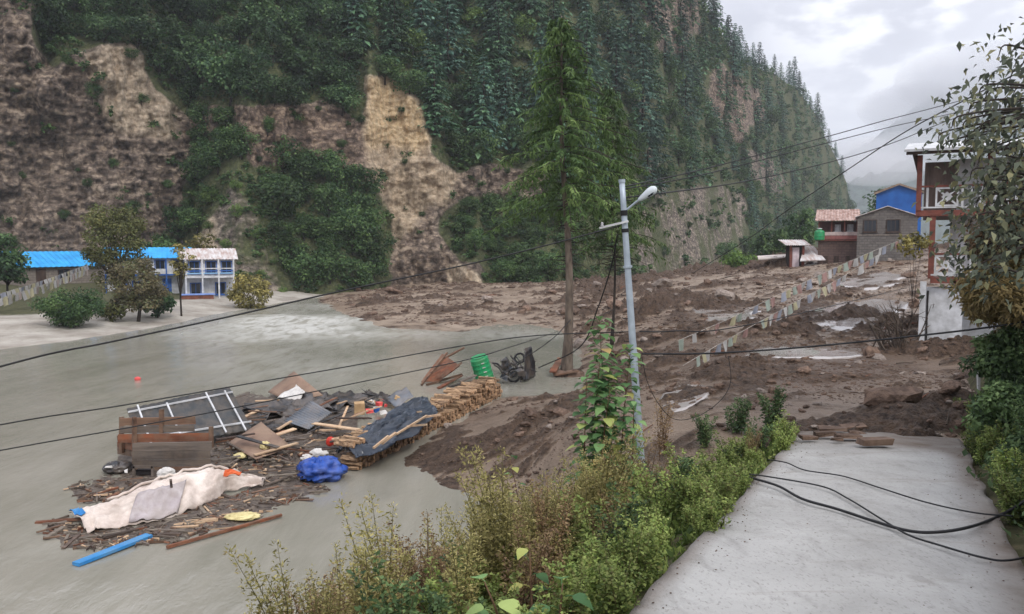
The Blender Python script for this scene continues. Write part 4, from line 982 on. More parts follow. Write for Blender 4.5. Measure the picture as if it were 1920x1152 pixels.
# balcony house, right
D_ = 34; hx = lx(1712, D_)
o = root('balcony_house', (hx, D_, 1.4), 'white house with red timber balconies behind the leafy tree', 'house', rz=math.radians(-27))
def hz(py): return lz(py, D_)-1.4
xe = 15.0
b = MB(); b.bx(1.55, xe, 1.4, 9, -1, hz(296)); mk('wall', b, WHITEP, o, local=True)
b = MB(); b.bx(.3, 1.549, 1.42, 8.9, hz(403)+.003, hz(300)); mk('upper_wall', b, GREYB, o, local=True)
for i in range(10):
    b = MB(); x = .3+.125*i; b.bx(x+.006, x+.119, 1.385, 1.419, hz(395), hz(302)); mk('board', b, GREYB, o, local=True)
b = MB(); b.bx(.28, 1.9, .22, 1.39, -1, hz(540)); mk('lower_wall', b, WHITEP, o, local=True)
b = MB(); b.bx(.28, .52, -.04, .215, -1, hz(528)); mk('column', b, WHITEP, o, local=True)
b = MB(); b.bx(.56, .62, .13, .21, -.9, hz(545)); mk('drain_pipe', b, DARKIN, o, local=True)
def rail(z0, x0_, x1_, yy, first_plain=0.0):
    b = MB(); b.bx(x0_, x1_, yy-.05, yy+.05, z0+.95, z0+1.03); mk('handrail', b, REDP, o, local=True)
    b = MB(); b.bx(x0_, x1_, yy-.03, yy+.03, z0+.08, z0+.14); mk('bottom_rail', b, WHITEP, o, local=True)
    x = x0_+.12; k = 0
    while x < x1_-.2:
        if k % 3 < 2 and (k or first_plain):
            b = MB(); b.bx(x-.045, x+.045, yy-.02, yy+.02, z0+.14, z0+.95); mk('baluster', b, WHITEP, o, local=True); x += .3
        else:
            w = .85; p = MB(); zl_, zh_ = z0+.15, z0+.94
            for s_ in ((x, x+.07), (x+w-.07, x+w)): p.bx(s_[0], s_[1], yy-.025, yy+.025, zl_, zh_)
            p.bx(x+.072, x+w-.072, yy-.024, yy+.024, zl_, zl_+.07); p.bx(x+.072, x+w-.072, yy-.024, yy+.024, zh_-.07, zh_)
            p.beam((x+.07, yy-.005, zl_+.07), (x+w-.07, yy-.005, zh_-.07), .05, .07); p.beam((x+.07, yy+.006, zh_-.07), (x+w-.07, yy+.006, zl_+.07), .05, .07)
            p.box((x+w/2, yy-.012, (zl_+zh_)/2), (.3, .05, .3), Matrix.Rotation(math.pi/4, 3, 'Y'))
            mk('cross_panel', p, WHITEP, o, local=True); x += w+.14
        k += 1
for z0, x0_ in ((hz(395), 0.0), (hz(520), .66)):
    b = MB(); b.bx(x0_, xe, -.05, 1.38, z0-.24, z0-.002); mk('balcony_floor', b, REDP, o, local=True)
    rail(z0, x0_, xe, .0, .1 if x0_ == 0 else 0)
b = MB(); b.bx(.0, .2, -.1, .1, hz(395), hz(292)); mk('post', b, REDP, o, local=True)
for x in (.55, 4.2, 8.0, 11.8):
    b = MB(); b.bx(x, x+.22, -.02, .2, hz(522), hz(405)-.02); mk('post', b, REDP, o, local=True)
    b = MB(); b.bx(x+2, x+2.16, -.1, .1, hz(395), hz(292)); mk('post', b, REDP, o, local=True)
b = MB(); b.sheet(quad4((-.5, -.9, hz(286)), (xe+.4, -.9, hz(286)), (xe+.4, 9.5, hz(286)+1.4), (-.5, 9.5, hz(286)+1.4)), 4, 3, .1); mk('roof', b, WHITEP, o, local=True)
b = MB(); b.sheet(quad4((-.42, -.8, hz(286)-.12), (xe, -.8, hz(286)-.12), (xe, 9.4, hz(286)+1.26), (-.42, 9.4, hz(286)+1.26)), 4, 3, .1); mk('soffit', b, DARKW, o, local=True)
b = MB(); b.add([(-.2, -.02, hz(289)), (.0, -.02, hz(289)), (.0, -.02, hz(325)), (-.2, .06, hz(289)), (.0, .06, hz(289)), (.0, .06, hz(325))], [(0,2,1),(3,4,5),(0,1,4,3),(1,2,5,4),(2,0,3,5)]); mk('bracket', b, DARKW, o, local=True)
for x in (3.4, 6.6, 9.8): window(o, x, x+1.2, 1.4, hz(375), hz(315), REDP); window(o, x, x+1.2, 1.4, hz(500), hz(440), REDP)
# ================================================================== POLE, CABLES, PRAYER FLAGS
GALV = plain('galvanised_steel', (176, 186, 196), (150, 160, 170), 3, .45, .06, .01, metal=.25)
BLACKR = plain('black_rubber', (34, 34, 36), (24, 24, 26), 6, .6, .1)
LAMPG = plain('lamp_shell', (206, 212, 216), (180, 188, 192), 4, .4, 0)
pt, pb = q(1166, 340, 15), q(1197, 800, 15)
ax = (pb-pt).normalized(); pbase = pt + ax*((pt.z-1.3)/-ax.z)
o = root('street_lamp_pole', pbase, 'leaning galvanised street lamp pole rising from the weeds', 'lamp pole')
Lp = (pbase-pt).length
m = MB(); N_ = 14
m.tube([pt + ax*(Lp*i/N_) for i in range(N_+1)], [.052 + .03*i/N_ for i in range(N_+1)], 14); mk('shaft', m, GALV, o, smooth=True)
m = MB(); m.tube([pt - ax*.03, pt + ax*.03], .062, 12); mk('cap', m, GALV, o)
for f_ in (.27, .55):
    m = MB(); p = pt + ax*Lp*f_; m.tube([p - ax*.02, p + ax*.02], .082 + .02*f_, 12); mk('collar', m, GALV, o)
for i in range(9):
    f_ = .06 + .075*i; p = pt + ax*Lp*f_; sgn = -1 if i % 2 or i > 2 else 1; m = MB()
    m.tube([p + Vector((sgn*.05, 0, 0)), p + Vector((sgn*.16, -.02, 0)), p + Vector((sgn*.16, -.02, .03))], .009, 6); mk('step_bolt', m, BLACKR, o)
la, lb, lc = q(1170, 398, 15), q(1192, 380, 14.9), q(1213, 366, 14.8)
m = MB(); m.tube([la, lb, lc], .022, 8); mk('lamp_arm', m, GALV, o)
hd = MB(); h0, h1 = q(1196, 377, 14.85), q(1231, 352, 14.7); d = (h1-h0).normalized(); ln = (h1-h0).length
R_ = d.to_track_quat('Z', 'Y').to_matrix()
hd.lathe(h0, [(.015, 0), (.04, ln*.1), (.062, ln*.35), (.085, ln*.65), (.08, ln*.85), (.045, ln*.97), (.01, ln)], 14, R_ @ Matrix.Diagonal((.75, 1, 1)))
hdo = mk('lamp_head', hd, LAMPG, o, smooth=True)
ls = MB(); dn = Vector((.25, -.55, -.8)).normalized(); ls.lathe(h0 + d*ln*.42 + dn*.03, [(.01, 0), (.045, ln*.08), (.058, ln*.25), (.05, ln*.4), (.01, ln*.45)], 12, R_ @ Matrix.Diagonal((.8, .9, 1)))
mk('lens', ls, GLASS, hdo, smooth=True)
m = MB(); m.beam(q(1178, 415, 14.92), q(1124, 428, 14.9), .035, .04); mk('cross_arm', m, WHITEP, o)
for px, py in ((1129, 425),):
    m = MB(); c_ = q(px, py, 14.9); m.lathe(c_, [(.01, 0), (.028, .01), (.028, .03), (.016, .04), (.026, .05), (.02, .075), (.004, .08)], 10); mk('insulator', m, WHITEP, o)
m = MB(); p = pt + ax*Lp*.1; m.tube([p - ax*.05, p + ax*.05], .07, 12); mk('clamp', m, BLACKR, o)
m = MB(); p = pt + ax*Lp*.155; m.tube([p - ax*.035, p + ax*.035], .073, 12); mk('clamp', m, BLACKR, o)

def spline(pts, n=12):
    pts = [Vector(p) for p in pts]; P_ = [pts[0]*2-pts[1]] + pts + [pts[-1]*2-pts[-2]]; out = []
    for i in range(1, len(P_)-2):
        for k in range(n):
            t = k/n; a, b, c, d = P_[i-1:i+3]
            out.append(.5*((2*b) + (c-a)*t + (2*a-5*b+4*c-d)*t*t + (3*b-a-3*c+d)*t**3))
    return out + [pts[-1]]
def cable(name, pts, r, label, cat='cable', group=None, mat=BLACKR, n=5):
    m = MB(); m.tube(spline(pts), r, n); return mk(name, m, mat, label=label, cat=cat, group=group, smooth=True)
cable('power_cable', [q(-700, 900, 7.5), q(0, 688, 9.5), q(215, 640, 10.4), q(430, 594, 11.2), q(640, 546, 12.2), q(860, 500, 13.3), q(1010, 464, 14.2), q(1162, 424, 14.95)], .013, 'thick black cable sagging from the lamp pole across the river, highest of three')
cable('power_cable', [q(-700, 935, 9), q(0, 797, 11.5), q(220, 762, 12.5), q(430, 726, 13.6), q(650, 688, 14.5), q(860, 650, 15.2), q(1000, 630, 15.4), q(1190, 622, 15.05)], .011, 'black cable over the debris raft, middle of three running left')
cable('power_cable', [q(-700, 975, 10), q(0, 845, 12.5), q(220, 806, 13.4), q(440, 765, 14.4), q(650, 722, 15.8), q(870, 676, 17.5), q(960, 650, 19), q(1046, 622, 36.2)], .011, 'thin black cable over the debris raft, lowest of three running left')
cable('power_cable', [q(1199, 622, 15.05), q(1265, 621, 15.2), q(1420, 606, 18), q(1700, 540, 33.9)], .012, 'thin cable from the pole passing behind the prayer flags')
cable('power_cable', [q(1203, 664, 15), q(1330, 663, 14.6), q(1500, 652, 14.1), q(1720, 630, 13.4), q(1920, 604, 12.6), q(2400, 520, 11)], .017, 'thick dark cable running right from the pole to the bushes')
cable('overhead_wire', [q(1163, 352, 15), q(1330, 315, 19), q(1560, 254, 24), q(1660, 226, 26.5), q(1790, 192, 29), q(2050, 120, 33)], .014, 'overhead wire across the sky, topmost of four', group='overhead wires to the leafy tree')
cable('overhead_wire', [q(1165, 356, 15), q(1330, 325, 19), q(1560, 266, 24), q(1680, 236, 27), q(1790, 212, 29), q(2050, 150, 33)], .013, 'overhead wire across the sky, second from the top', group='overhead wires to the leafy tree')
cable('overhead_wire', [q(1300, 512, 75), q(1400, 450, 62), q(1480, 392, 52), q(1590, 318, 44), q(1690, 252, 38), q(1790, 198, 33), q(2000, 90, 27)], .028, 'steep wire rising from the mudflow to the leafy tree', group='overhead wires to the leafy tree')
cable('overhead_wire', [q(1167, 372, 15), q(1400, 340, 22), q(1580, 298, 28), q(1680, 266, 31), q(1790, 222, 33), q(2050, 130, 36)], .016, 'overhead wire across the sky, lowest where it meets the tree', group='overhead wires to the leafy tree')
cable('stay_cable', [q(1158, 440, 15), q(1146, 500, 15.6), q(1122, 575, 16.6), q(1088, 650, 18), q(1010, 690, 20)], .014, 'thick twisted stay cable hanging from the pole towards the spruce')
cable('stay_cable', [q(1070, 600, 36), q(1030, 640, 34), q(940, 700, 33.5)], .02, 'thin line running down from the spruce trunk to the black wreck')
cable('loose_wire', [q(1204, 672, 15.1), q(1215, 720, 15.2), q(1240, 765, 15.3), q(1268, 787, 15.4), q(1310, 780, 15.6), q(1352, 750, 15.8), q(1370, 715, 15.9), q(1366, 668, 16)], .007, 'loose wire hanging in a loop right of the pole')
# cables lying on the road
def onroad(px, py, dz=.03):
    z = 2.8
    for _ in range(12):
        w = g(px, py, z); z = path_z(w.y) + dz
    return g(px, py, z)
cable('fallen_cable', [onroad(1380, 885, .1), onroad(1412, 897), onroad(1460, 912), onroad(1505, 936), onroad(1570, 955), onroad(1640, 978), onroad(1705, 996), onroad(1760, 998), onroad(1820, 988, .05), q(1868, 970, 8.2), q(1915, 944, 8.0), q(2000, 880, 7.8)], .016, 'thick black cable fallen across the road, curving up at the right')
cable('fallen_cable', [onroad(1405, 890, .06), onroad(1440, 894), onroad(1540, 912), onroad(1590, 935), onroad(1660, 978), onroad(1705, 1004), onroad(1760, 1022), onroad(1840, 1045), onroad(1890, 1051), onroad(1960, 1036)], .010, 'thinner black cable fallen on the road nearest the camera')
cable('fallen_cable', [onroad(1440, 862), onroad(1475, 868), onroad(1510, 882), onroad(1580, 893), onroad(1650, 915), onroad(1740, 943), onroad(1830, 962), onroad(1900, 968)], .009, 'thin wire lying straight across the road farthest from the camera')

FLAGC = {'white': (198, 196, 194), 'yellow': (196, 190, 160), 'green': (166, 176, 166), 'red': (182, 150, 144), 'blue': (166, 170, 182), 'pink': (190, 176, 170)}
FLAGM = {}
for k_, c_ in FLAGC.items():
    t = NT('flag_'+k_); cl = t.ramp(t.noise(6, 4), [(.3, tuple(x*.85 for x in lin(c_)[:3])), (.7, lin(c_))]); t.base(cl); t.rough(.9)
    tr = t.n('ShaderNodeBsdfTranslucent'); t.l(cl, tr.inputs[0]); ms = t.n('ShaderNodeMixShader'); ms.inputs[0].default_value = .4; t.l(t.b.outputs[0], ms.inputs[1]); t.l(tr.outputs[0], ms.inputs[2]); t.l(ms.outputs[0], t.out.inputs[0]); FLAGM[k_] = t.m
def flags(pts, n, size, order, label, seed, skip=0.0):
    r = random.Random(seed); sp = spline(pts, 16); o = root('prayer_flag_string', sp[0], label, 'prayer flags')
    m = MB(); m.tube(sp, .008, 4); mk('string', m, plain('cord', (170, 164, 156), (130, 124, 118), 3, .9, 0), o)
    L_ = [0]
    for a, b in zip(sp, sp[1:]): L_.append(L_[-1] + (b-a).length)
    def at(s):
        for i in range(len(sp)-1):
            if L_[i+1] >= s: return sp[i].lerp(sp[i+1], (s-L_[i])/(L_[i+1]-L_[i]))
        return sp[-1]
    tot = L_[-1]
    for i in range(n):
        if r.random() < skip: continue
        s0 = tot*(i+.06)/n; s1 = tot*(i+.9)/n; sz = size*r.uniform(.85, 1.15)
        a, b = at(s0), at(min(s1, s0+sz*.95)); sw = Vector((r.uniform(-.25, .25), r.uniform(-.3, .3), -1))*sz
        f = MB(); ph = r.uniform(0, 6)
        f.sheet(lambda u, v: a.lerp(b, u) + sw*v + Vector((.1*sz*v*math.sin(3*u+ph), .14*sz*v*math.sin(4*u+2*v+ph), .05*sz*math.sin(5*u+ph))), 4, 4, .006)
        mk('flag', f, FLAGM[order[i % len(order)]], o)
C5 = ['blue', 'white', 'red', 'green', 'yellow']
flags([q(1700, 446, 34), q(1640, 470, 32), q(1560, 505, 30), q(1470, 548, 27.5), q(1380, 592, 25), q(1270, 640, 22)], 44, .29, C5, 'upper string of faded prayer flags hanging over the mudflow', 1, .25)
flags([q(1650, 476, 30), q(1575, 522, 28.5), q(1500, 562, 26.5), q(1420, 606, 24), q(1350, 645, 22), q(1280, 686, 20)], 38, .27, ['white', 'blue', 'red', 'white', 'yellow', 'green'], 'lower string of faded prayer flags hanging over the mudflow', 2, .3)
flags([q(-60, 580, 60), q(10, 557, 62), q(60, 541, 66), q(110, 524, 70), q(165, 503, 76)], 34, .62, ['white', 'yellow', 'white', 'pink', 'white', 'yellow'], 'string of pale prayer flags rising to the autumn tree at left', 3)
flags([q(-60, 572, 60.5), q(10, 548, 62.5), q(60, 533, 66.5), q(110, 516, 70.5), q(165, 496, 76.5)], 30, .5, ['white', 'white', 'yellow', 'white', 'blue'], 'second string of pale prayer flags just above the first at left', 4)
# ================================================================== DEBRIS RAFT
WB = plain('brown_plank', (122, 92, 74), (72, 54, 44), 1.6, .8, .3, .01, stretch=(.35, 3, 3), rnd=.25)
WG = plain('grey_plank', (112, 102, 94), (70, 62, 58), 1.6, .85, .3, .01, stretch=(.35, 3, 3), rnd=.2)
WR = plain('red_brown_plank', (128, 76, 52), (76, 48, 36), 1.6, .8, .3, .01, stretch=(.35, 3, 3), rnd=.2)
WP = plain('pale_plank', (206, 178, 146), (164, 132, 104), 1.6, .8, .2, .01, stretch=(.35, 3, 3), rnd=.15)
PLY = plain('plywood', (150, 124, 106), (116, 94, 82), 1.2, .8, .15, .01)
BLACKS = plain('black_plastic', (40, 44, 50), (26, 28, 34), 2, .35, .3, .04, spec=.5)
NAVY = plain('dark_tarpaulin', (44, 54, 68), (24, 30, 40), 1.5, .3, .2, .04, spec=.6)
GRAYM = plain('dark_metal_sheet', (58, 61, 63), (36, 39, 42), .8, .5, .15, .02)
CORR = plain('grey_corrugated', (116, 122, 130), (84, 90, 98), 1.0, .5, .05)
WCLOTH = plain('off_white_tarpaulin', (226, 214, 204), (188, 172, 162), 1.6, .8, .5, .05)
GCLOTH = plain('grey_cloth', (186, 178, 178), (160, 150, 152), 1.5, .85, .3, .04)
BTARP = plain('blue_tarpaulin', (40, 92, 182), (26, 62, 142), 2, .45, .4, .05)
BPLANK = plain('blue_painted_plank', (58, 146, 202), (46, 120, 180), 2.0, .6, .15, .01)
REDPL = plain('red_plastic', (204, 62, 44), (170, 44, 34), 4, .45, 0)
ORG_ = plain('orange_plastic', (226, 112, 66), (198, 88, 50), 4, .5, .1)
PINK = plain('pinkish_red_plastic', (216, 86, 82), (190, 70, 68), 4, .5, 0)
CARD = plain('cardboard', (192, 162, 122), (160, 130, 96), 3, .85, .1)
FOAMY = plain('yellowish_foam', (214, 202, 150), (182, 166, 116), 4, .9, .3)
WHITEF = plain('white_scraps', (222, 220, 216), (184, 180, 176), 4, .8, .2)
def wob(seed, amp, f=2.2):
    def w(u, v, p): return Vector((0, 0, amp*float(fbm(np.array(u*f*2), np.array(v*f*2), 0, 3, seed))))
    return w
def sheet_obj(name, c, mats, label, cat, amp=.04, nu=14, nv=10, th=.02, seed=1, f=2.0, parent=None, jag=0.0, group=None, smooth=True, corr=0, ca=.02):
    fn = quad4(*c); n = (Vector(c[1])-Vector(c[0])).cross(Vector(c[3])-Vector(c[0])).normalized()
    if n.z < 0: n = -n
    def F(u, v):
        p = fn(u, v) + n*amp*float(fbm(np.array(u*f*2+seed), np.array(v*f*2), 0, 3, seed))
        if jag:
            e_ = Vector(c[1])-Vector(c[0]); d_ = Vector(c[3])-Vector(c[0])
            p += e_*jag*float(vnoise(np.array(v*5.), np.array(seed*1.), np.array(u*2.), seed))*(abs(u-.5)*2)**2 + d_*jag*float(vnoise(np.array(u*5.), np.array(seed*2.), np.array(v*2.), seed+3))*(abs(v-.5)*2)**2
        if corr: p += n*ca*math.sin(u*corr*2*math.pi)
        return p
    m = MB(); m.sheet(F, max(nu, corr*6), nv, th)
    return mk(name, m, mats, parent, label if not parent else None, cat if not parent else None, group, smooth=smooth)

for m_, a_ in ((WB, .5), (WG, .4), (WR, .55), (PLY, .5), (GRAYM, .35), (CORR, .4), (WCLOTH, .4), (GCLOTH, .4), (BTARP, .3), (BPLANK, .35), (BLACKS, .4), (WP, .35), (GREENP, .25), (WHITEF, .35)): muddy(m_, a_)
# big dark roof panel with white tube frame
A, B, C, D = g(238, 768, .95), g(430, 726, 1.35), g(474, 806, .3), g(262, 842, .25)
o = root('framed_metal_sheet', g(360, 800, 0), 'large dark metal roof panel with white tube frame tilted on the raft', 'roof panel')
sheet_obj('panel_sheet', (A, B, C, D), GRAYM, None, None, .03, 20, 8, .03, 3, parent=o, corr=14, ca=.012)
fn = quad4(A, B, C, D); nn_ = (B-A).cross(D-A).normalized(); nn_ = nn_ if nn_.z > 0 else -nn_
def fr(u0, v0, u1, v1, r=.03):
    m = MB(); m.beam(fn(u0, v0)+nn_*.06, fn(u1, v1)+nn_*.06, r*1.6, r*1.6); mk('frame_tube', m, WHITEP, o)
fr(.0, .12, 1, .16); fr(.02, .82, 1.02, .86); fr(.1, 0, .1, 1); fr(.36, .1, .36, 1); fr(.75, .05, .75, 1); fr(.93, .1, .93, 1.02)

# broken plank wall
def plankwall():
    o = root('plank_wall', g(320, 885, 0), 'broken wall of brown and grey planks standing on the raft', 'plank wall')
    D0_ = 20.9
    rows = [(225, 366, 782, 797, WB, .35), (226, 364, 798, 811, WG, .33), (222, 396, 812, 829, WR, .2), (249, 397, 829, 845, WG, .05), (248, 394, 845, 861, WG, .03), (249, 395, 861, 874, WG, .0), (250, 385, 875, 886, WB, .0)]
    for i, (xa, xb, ya, yb, mt, dd) in enumerate(rows):
        m = MB(); p0, p1 = q(xa, (ya+yb)/2+2, D0_+dd+.1), q(xb, (ya+yb)/2-1, D0_+dd); h = (yb-ya)/FPX*D0_*.96
        m.beam(p0, p1, .045, h, up=(0, 0, 1), jit=.008); mk('plank', m, mt, o)
    for (xa, ya, yb, dd) in ((228, 782, 850, .6), (303, 768, 812, .28), (396, 800, 840, .1), (252, 782, 890, .1)):
        m = MB(); m.beam(q(xa, yb, D0_+dd+.08), q(xa, ya, D0_+dd+.12), .1, .09, jit=.006); mk('post', m, WB, o)
    for i, (ya, mt) in enumerate(((822, WR), (834, WR), (846, WB))):
        m = MB(); m.beam(q(221, ya, 22.2), q(250, ya+5, 21.1), .04, .16, jit=.006); mk('plank', m, mt, o)
    return o
plankwall()
# dark box frame below it
o = root('wooden_crate', g(268, 897, 0), 'dark wooden crate frame at the foot of the plank wall', 'crate')
Dc = 20.4
m = MB(); a_, b_ = q(250, 880, Dc), q(286, 893, Dc); m.box((a_+b_)/2+Vector((0, .12, 0)), (abs(b_.x-a_.x)*.8, .2, abs(a_.z-b_.z)*.7)); mk('crate_body', m, DARKIN, o)
for (x0_, y0_, x1_, y1_) in ((249, 876, 287, 876), (249, 896, 287, 896), (251, 874, 251, 897), (286, 874, 286, 897)):
    m = MB(); m.beam(q(x0_, y0_, Dc-.06), q(x1_, y1_, Dc-.06), .05, .06); mk('crate_slat', m, WG, o)
# white tarpaulin, grey cloth on it
def tarp():
    o = root('white_tarpaulin', g(300, 960, 0), 'long off-white tarpaulin draped over the near end of the raft', 'tarpaulin')
    top = [(130, 962), (175, 948), (235, 935), (300, 900), (350, 884), (400, 883), (440, 890), (500, 900)]
    bot = [(165, 998), (190, 996), (240, 985), (300, 975), (345, 962), (395, 940), (425, 922), (492, 912)]
    ht = [.12, .2, .28, .5, .58, .55, .4, .1]; hb = [.05]*8
    n = len(top)
    def F(u, v):
        s = u*(n-1); i = min(int(s), n-2); f = s-i
        a = g(*top[i], ht[i]).lerp(g(*top[i+1], ht[i+1]), f); b = g(*bot[i], hb[i]).lerp(g(*bot[i+1], hb[i+1]), f)
        p = a.lerp(b, v); p.z += .22*math.sin(v*math.pi)*(.4+.6*math.sin(u*math.pi)) + .11*float(fbm(np.array(u*14), np.array(v*5), 0, 4, 21)) - .1*abs(float(fbm(np.array(u*18+v*3), np.array(v*4), 2, 3, 22))) + .03; p.z = max(p.z, .03); p.y += .05*float(fbm(np.array(u*22), np.array(v*6), 0, 2, 23)); return p
    m = MB(); m.sheet(F, 90, 18, .012); b = mk('tarpaulin_sheet', m, WCLOTH, o, smooth=True)
    m = MB(); m.tube([F(i/40, 0)+Vector((0, .04, .05)) for i in range(8, 36)], .035, 6); mk('rolled_hem', m, WCLOTH, o, smooth=True)
    def Fo(u, v):
        p = F(.80+.09*u, .05+.45*v); p.z += .035; return p
    m = MB(); m.sheet(Fo, 10, 8, .008); mk('orange_patch', m, ORG_, o, label='bright orange patch')
    def Fb(u, v):
        p = F(-.0+.055*u, .0+.5*v); p.z += .04; return p
    m = MB(); m.sheet(Fb, 6, 6, .008); mk('blue_corner', m, BPLANK, o, label='bright blue corner')
    m = MB(); m.sheet(lambda u, v: F(.33+.25*u-.04*v, .5+.5*v)+Vector((0, -.02, .06+.02*math.sin(9*u))), 26, 8, .012)
    mk('grey_cloth', m, GCLOTH, label='grey cloth sheet lying across the white tarpaulin', cat='cloth', smooth=True)
tarp()
m = MB(); m.beam(g(323, 925, .35), g(320, 900, .75), .05, .05); mk('stick', m, WG, label='short upright stick poking through the white tarpaulin', cat='stick')
m = MB(); m.box((0, 0, 0), (1, 1, 1))
def board(name, p0, p1, w, h, mat, label, cat='plank', group=None, roll=(0, 0, 1)):
    mm = MB(); mm.beam(p0, p1, w, h, up=roll, jit=min(w, h)*.12); return mk(name, mm, mat, label=label, cat=cat, group=group)
board('blue_plank', g(142, 1058, .05), g(280, 1004, .06), .2, .06, BPLANK, 'long blue painted plank floating at the near edge of the raft')
board('brown_pole', g(312, 1026, .05), g(528, 966, .06), .06, .06, WR, 'long thin brown pole floating right of the blue plank', 'pole')
sheet_obj('plywood_sheet', (g(426, 832, .3), g(490, 792, .75), g(546, 838, .3), g(480, 862, .2)), PLY, 'brown plywood sheet lying below the dark roof panel', 'plywood', .02, 8, 6, .03, 5)
for i, (a, b) in enumerate((((448, 822), (505, 856)), ((500, 812), (540, 842)))):
    pass
sheet_obj('plywood_sheet', (g(503, 736, .15), g(551, 696, 1.0), g(606, 742, .3), g(540, 752, .1)), PLY, 'brown board standing up like a tent at the back of the raft', 'plywood', .03, 8, 6, .03, 6)
sheet_obj('plywood_sheet', (g(520, 745, .2), g(556, 722, .55), g(572, 735, .45), g(560, 752, .15)), WHITEF, 'crumpled white sheet on the tent-like brown board', 'sheet', .08, 10, 8, .015, 7, 3)
sheet_obj('corrugated_sheet', (g(533, 790, .35), g(585, 752, .7), g(622, 774, .45), g(578, 806, .2)), CORR, 'grey corrugated metal sheet in the middle of the raft', 'metal sheet', .0, 30, 4, .015, 8, corr=12, ca=.03)
sheet_obj('black_sheet', (g(470, 755, .2), g(600, 735, .25), g(640, 762, .2), g(480, 785, .15)), BLACKS, 'crumpled black plastic sheet behind the corrugated sheet', 'plastic sheet', .28, 30, 18, .012, 9, 3.2, jag=.15)
sheet_obj('black_sheet', (g(455, 792, .12), g(560, 783, .2), g(580, 800, .2), g(470, 812, .1)), BLACKS, 'black plastic sheet between the roof panel and corrugated sheet', 'plastic sheet', .22, 24, 14, .012, 10, 3.4, jag=.15)
sheet_obj('black_sheet', (g(620, 735, .1), g(705, 738, .15), g(690, 760, .2), g(610, 765, .1)), BLACKS, 'dark plastic scrap behind the cardboard box', 'plastic sheet', .2, 18, 12, .012, 11, 3.2, jag=.2)
sheet_obj('grey_sheet', (g(722, 748, .25), g(762, 726, .65), g(776, 744, .5), g(742, 764, .2)), CORR, 'bent grey metal sheet beside the firewood stack', 'metal sheet', .1, 12, 8, .015, 12, 2.5)
sheet_obj('black_sheet', (g(678, 730, .2), g(722, 738, .35), g(736, 756, .2), g(700, 750, .15)), BLACKS, 'crumpled dark sheet left of the bent grey metal sheet', 'plastic sheet', .15, 14, 10, .012, 13, 3, jag=.2)
# dark tarpaulin over the near end of the firewood stack
def dtarp():
    L_ = [g(628, 850, .3), g(690, 804, .8), g(742, 768, .95), g(790, 748, .95)]
    R_ = [g(668, 852, .5), g(714, 842, .66), g(780, 806, .7), g(824, 774, .8)]
    def F(u, v):
        s = u*3; i = min(int(s), 2); f = s-i; f2 = f
        a = L_[i].lerp(L_[i+1], f2); b = R_[i].lerp(R_[i+1], f2); p = a.lerp(b, v)
        p.z += .1*math.sin(v*math.pi) - .3*abs(float(fbm(np.array(u*3+v*2), np.array(v*6-u*3), 0, 3, 33))) + .1 + .035*math.sin(v*17+u*9); p.x += .1*float(fbm(np.array(u*12), np.array(v*5), 3, 3, 34)); p.z -= .1*max(0, v-.85)/.15; return p
    m = MB(); m.sheet(F, 90, 50, .014); mk('dark_tarpaulin', m, NAVY, label='dark blue-grey tarpaulin over the near end of the firewood stack', cat='tarpaulin', smooth=True)
    for i, (a, b) in enumerate((((742, 815), (800, 780)), ((716, 832), (742, 812)), ((770, 786), (826, 778)), ((760, 800), (800, 796)), ((700, 840), (728, 818)), ((752, 776), (790, 772)))):
        board('loose_stick', g(*a, .8), g(*b, .98), .06, .05, WP, 'pale stick lying on the dark tarpaulin', 'stick', 'sticks on the dark tarpaulin')
dtarp()
# blue tarpaulin bundle
def bundle(name, c, rx, ry, rz, mat, label, cat, seed, amp=.3, fq=2.2):
    m = MB(); nu, nv = 44, 26; vs = []; fs = []
    for j in range(nv+1):
        ph = -math.pi/2 + math.pi*j/nv
        for i in range(nu):
            th = 2*math.pi*i/nu; d = np.array([math.cos(ph)*math.cos(th), math.cos(ph)*math.sin(th), math.sin(ph)])
            k = 1 + amp*float(-abs(fbm(np.array(d[0]*fq+seed), np.array(d[1]*fq), np.array(d[2]*fq*.6+4), 4, seed)))*2 + amp*.5
            vs.append((c[0]+d[0]*rx*k, c[1]+d[1]*ry*k, max(c[2]+rz*.75+d[2]*rz*k, c[2]-.02)))
    for j in range(nv):
        for i in range(nu): fs.append((j*nu+i, j*nu+(i+1) % nu, (j+1)*nu+(i+1) % nu, (j+1)*nu+i))
    m.add(vs, fs); return mk(name, m, mat, label=label, cat=cat, smooth=True)
bundle('blue_tarpaulin_bundle', g(603, 898, .0), .56, .45, .3, BTARP, 'crumpled bright blue tarpaulin bundle at the raft edge', 'tarpaulin', 5, .5, 3.0)
bundle('white_bag', g(598, 858, .05), .25, .22, .14, WHITEF, 'white plastic bag above the blue bundle', 'bag', 6)
bundle('white_bag', g(575, 864, .03), .16, .15, .1, WHITEF, 'small white bag left of the larger white bag', 'bag', 7)
bundle('red_container', g(620, 836, .12), .13, .12, .15, REDPL, 'small red plastic container by the pale planks', 'container', 8, .15)
bundle('yellow_bundle', g(497, 842, .3), .14, .13, .12, FOAMY, 'small yellowish bundle on the lower plywood sheet', 'bundle', 9)
bundle('yellow_foam', g(452, 858, .1), .2, .18, .07, FOAMY, 'pale yellow foam lump left of the lower plywood sheet', 'foam', 10)
bundle('yellow_foam', g(455, 972, .03), .36, .22, .06, FOAMY, 'flat yellowish foam lump near the brown pole', 'foam', 11)
bundle('red_float', g(258, 714, -.02), .14, .12, .1, PINK, 'small red float drifting alone on the river', 'float', 12, .1)
bundle('white_bag', g(312, 896, .25), .2, .18, .14, WHITEF, 'white bag between the plank wall and the tarpaulin', 'bag', 13)
bundle('tyre_heap', g(222, 885, .0), .35, .3, .16, BLACKS, 'dark rounded scrap with white flecks left of the plank wall', 'scrap', 14)
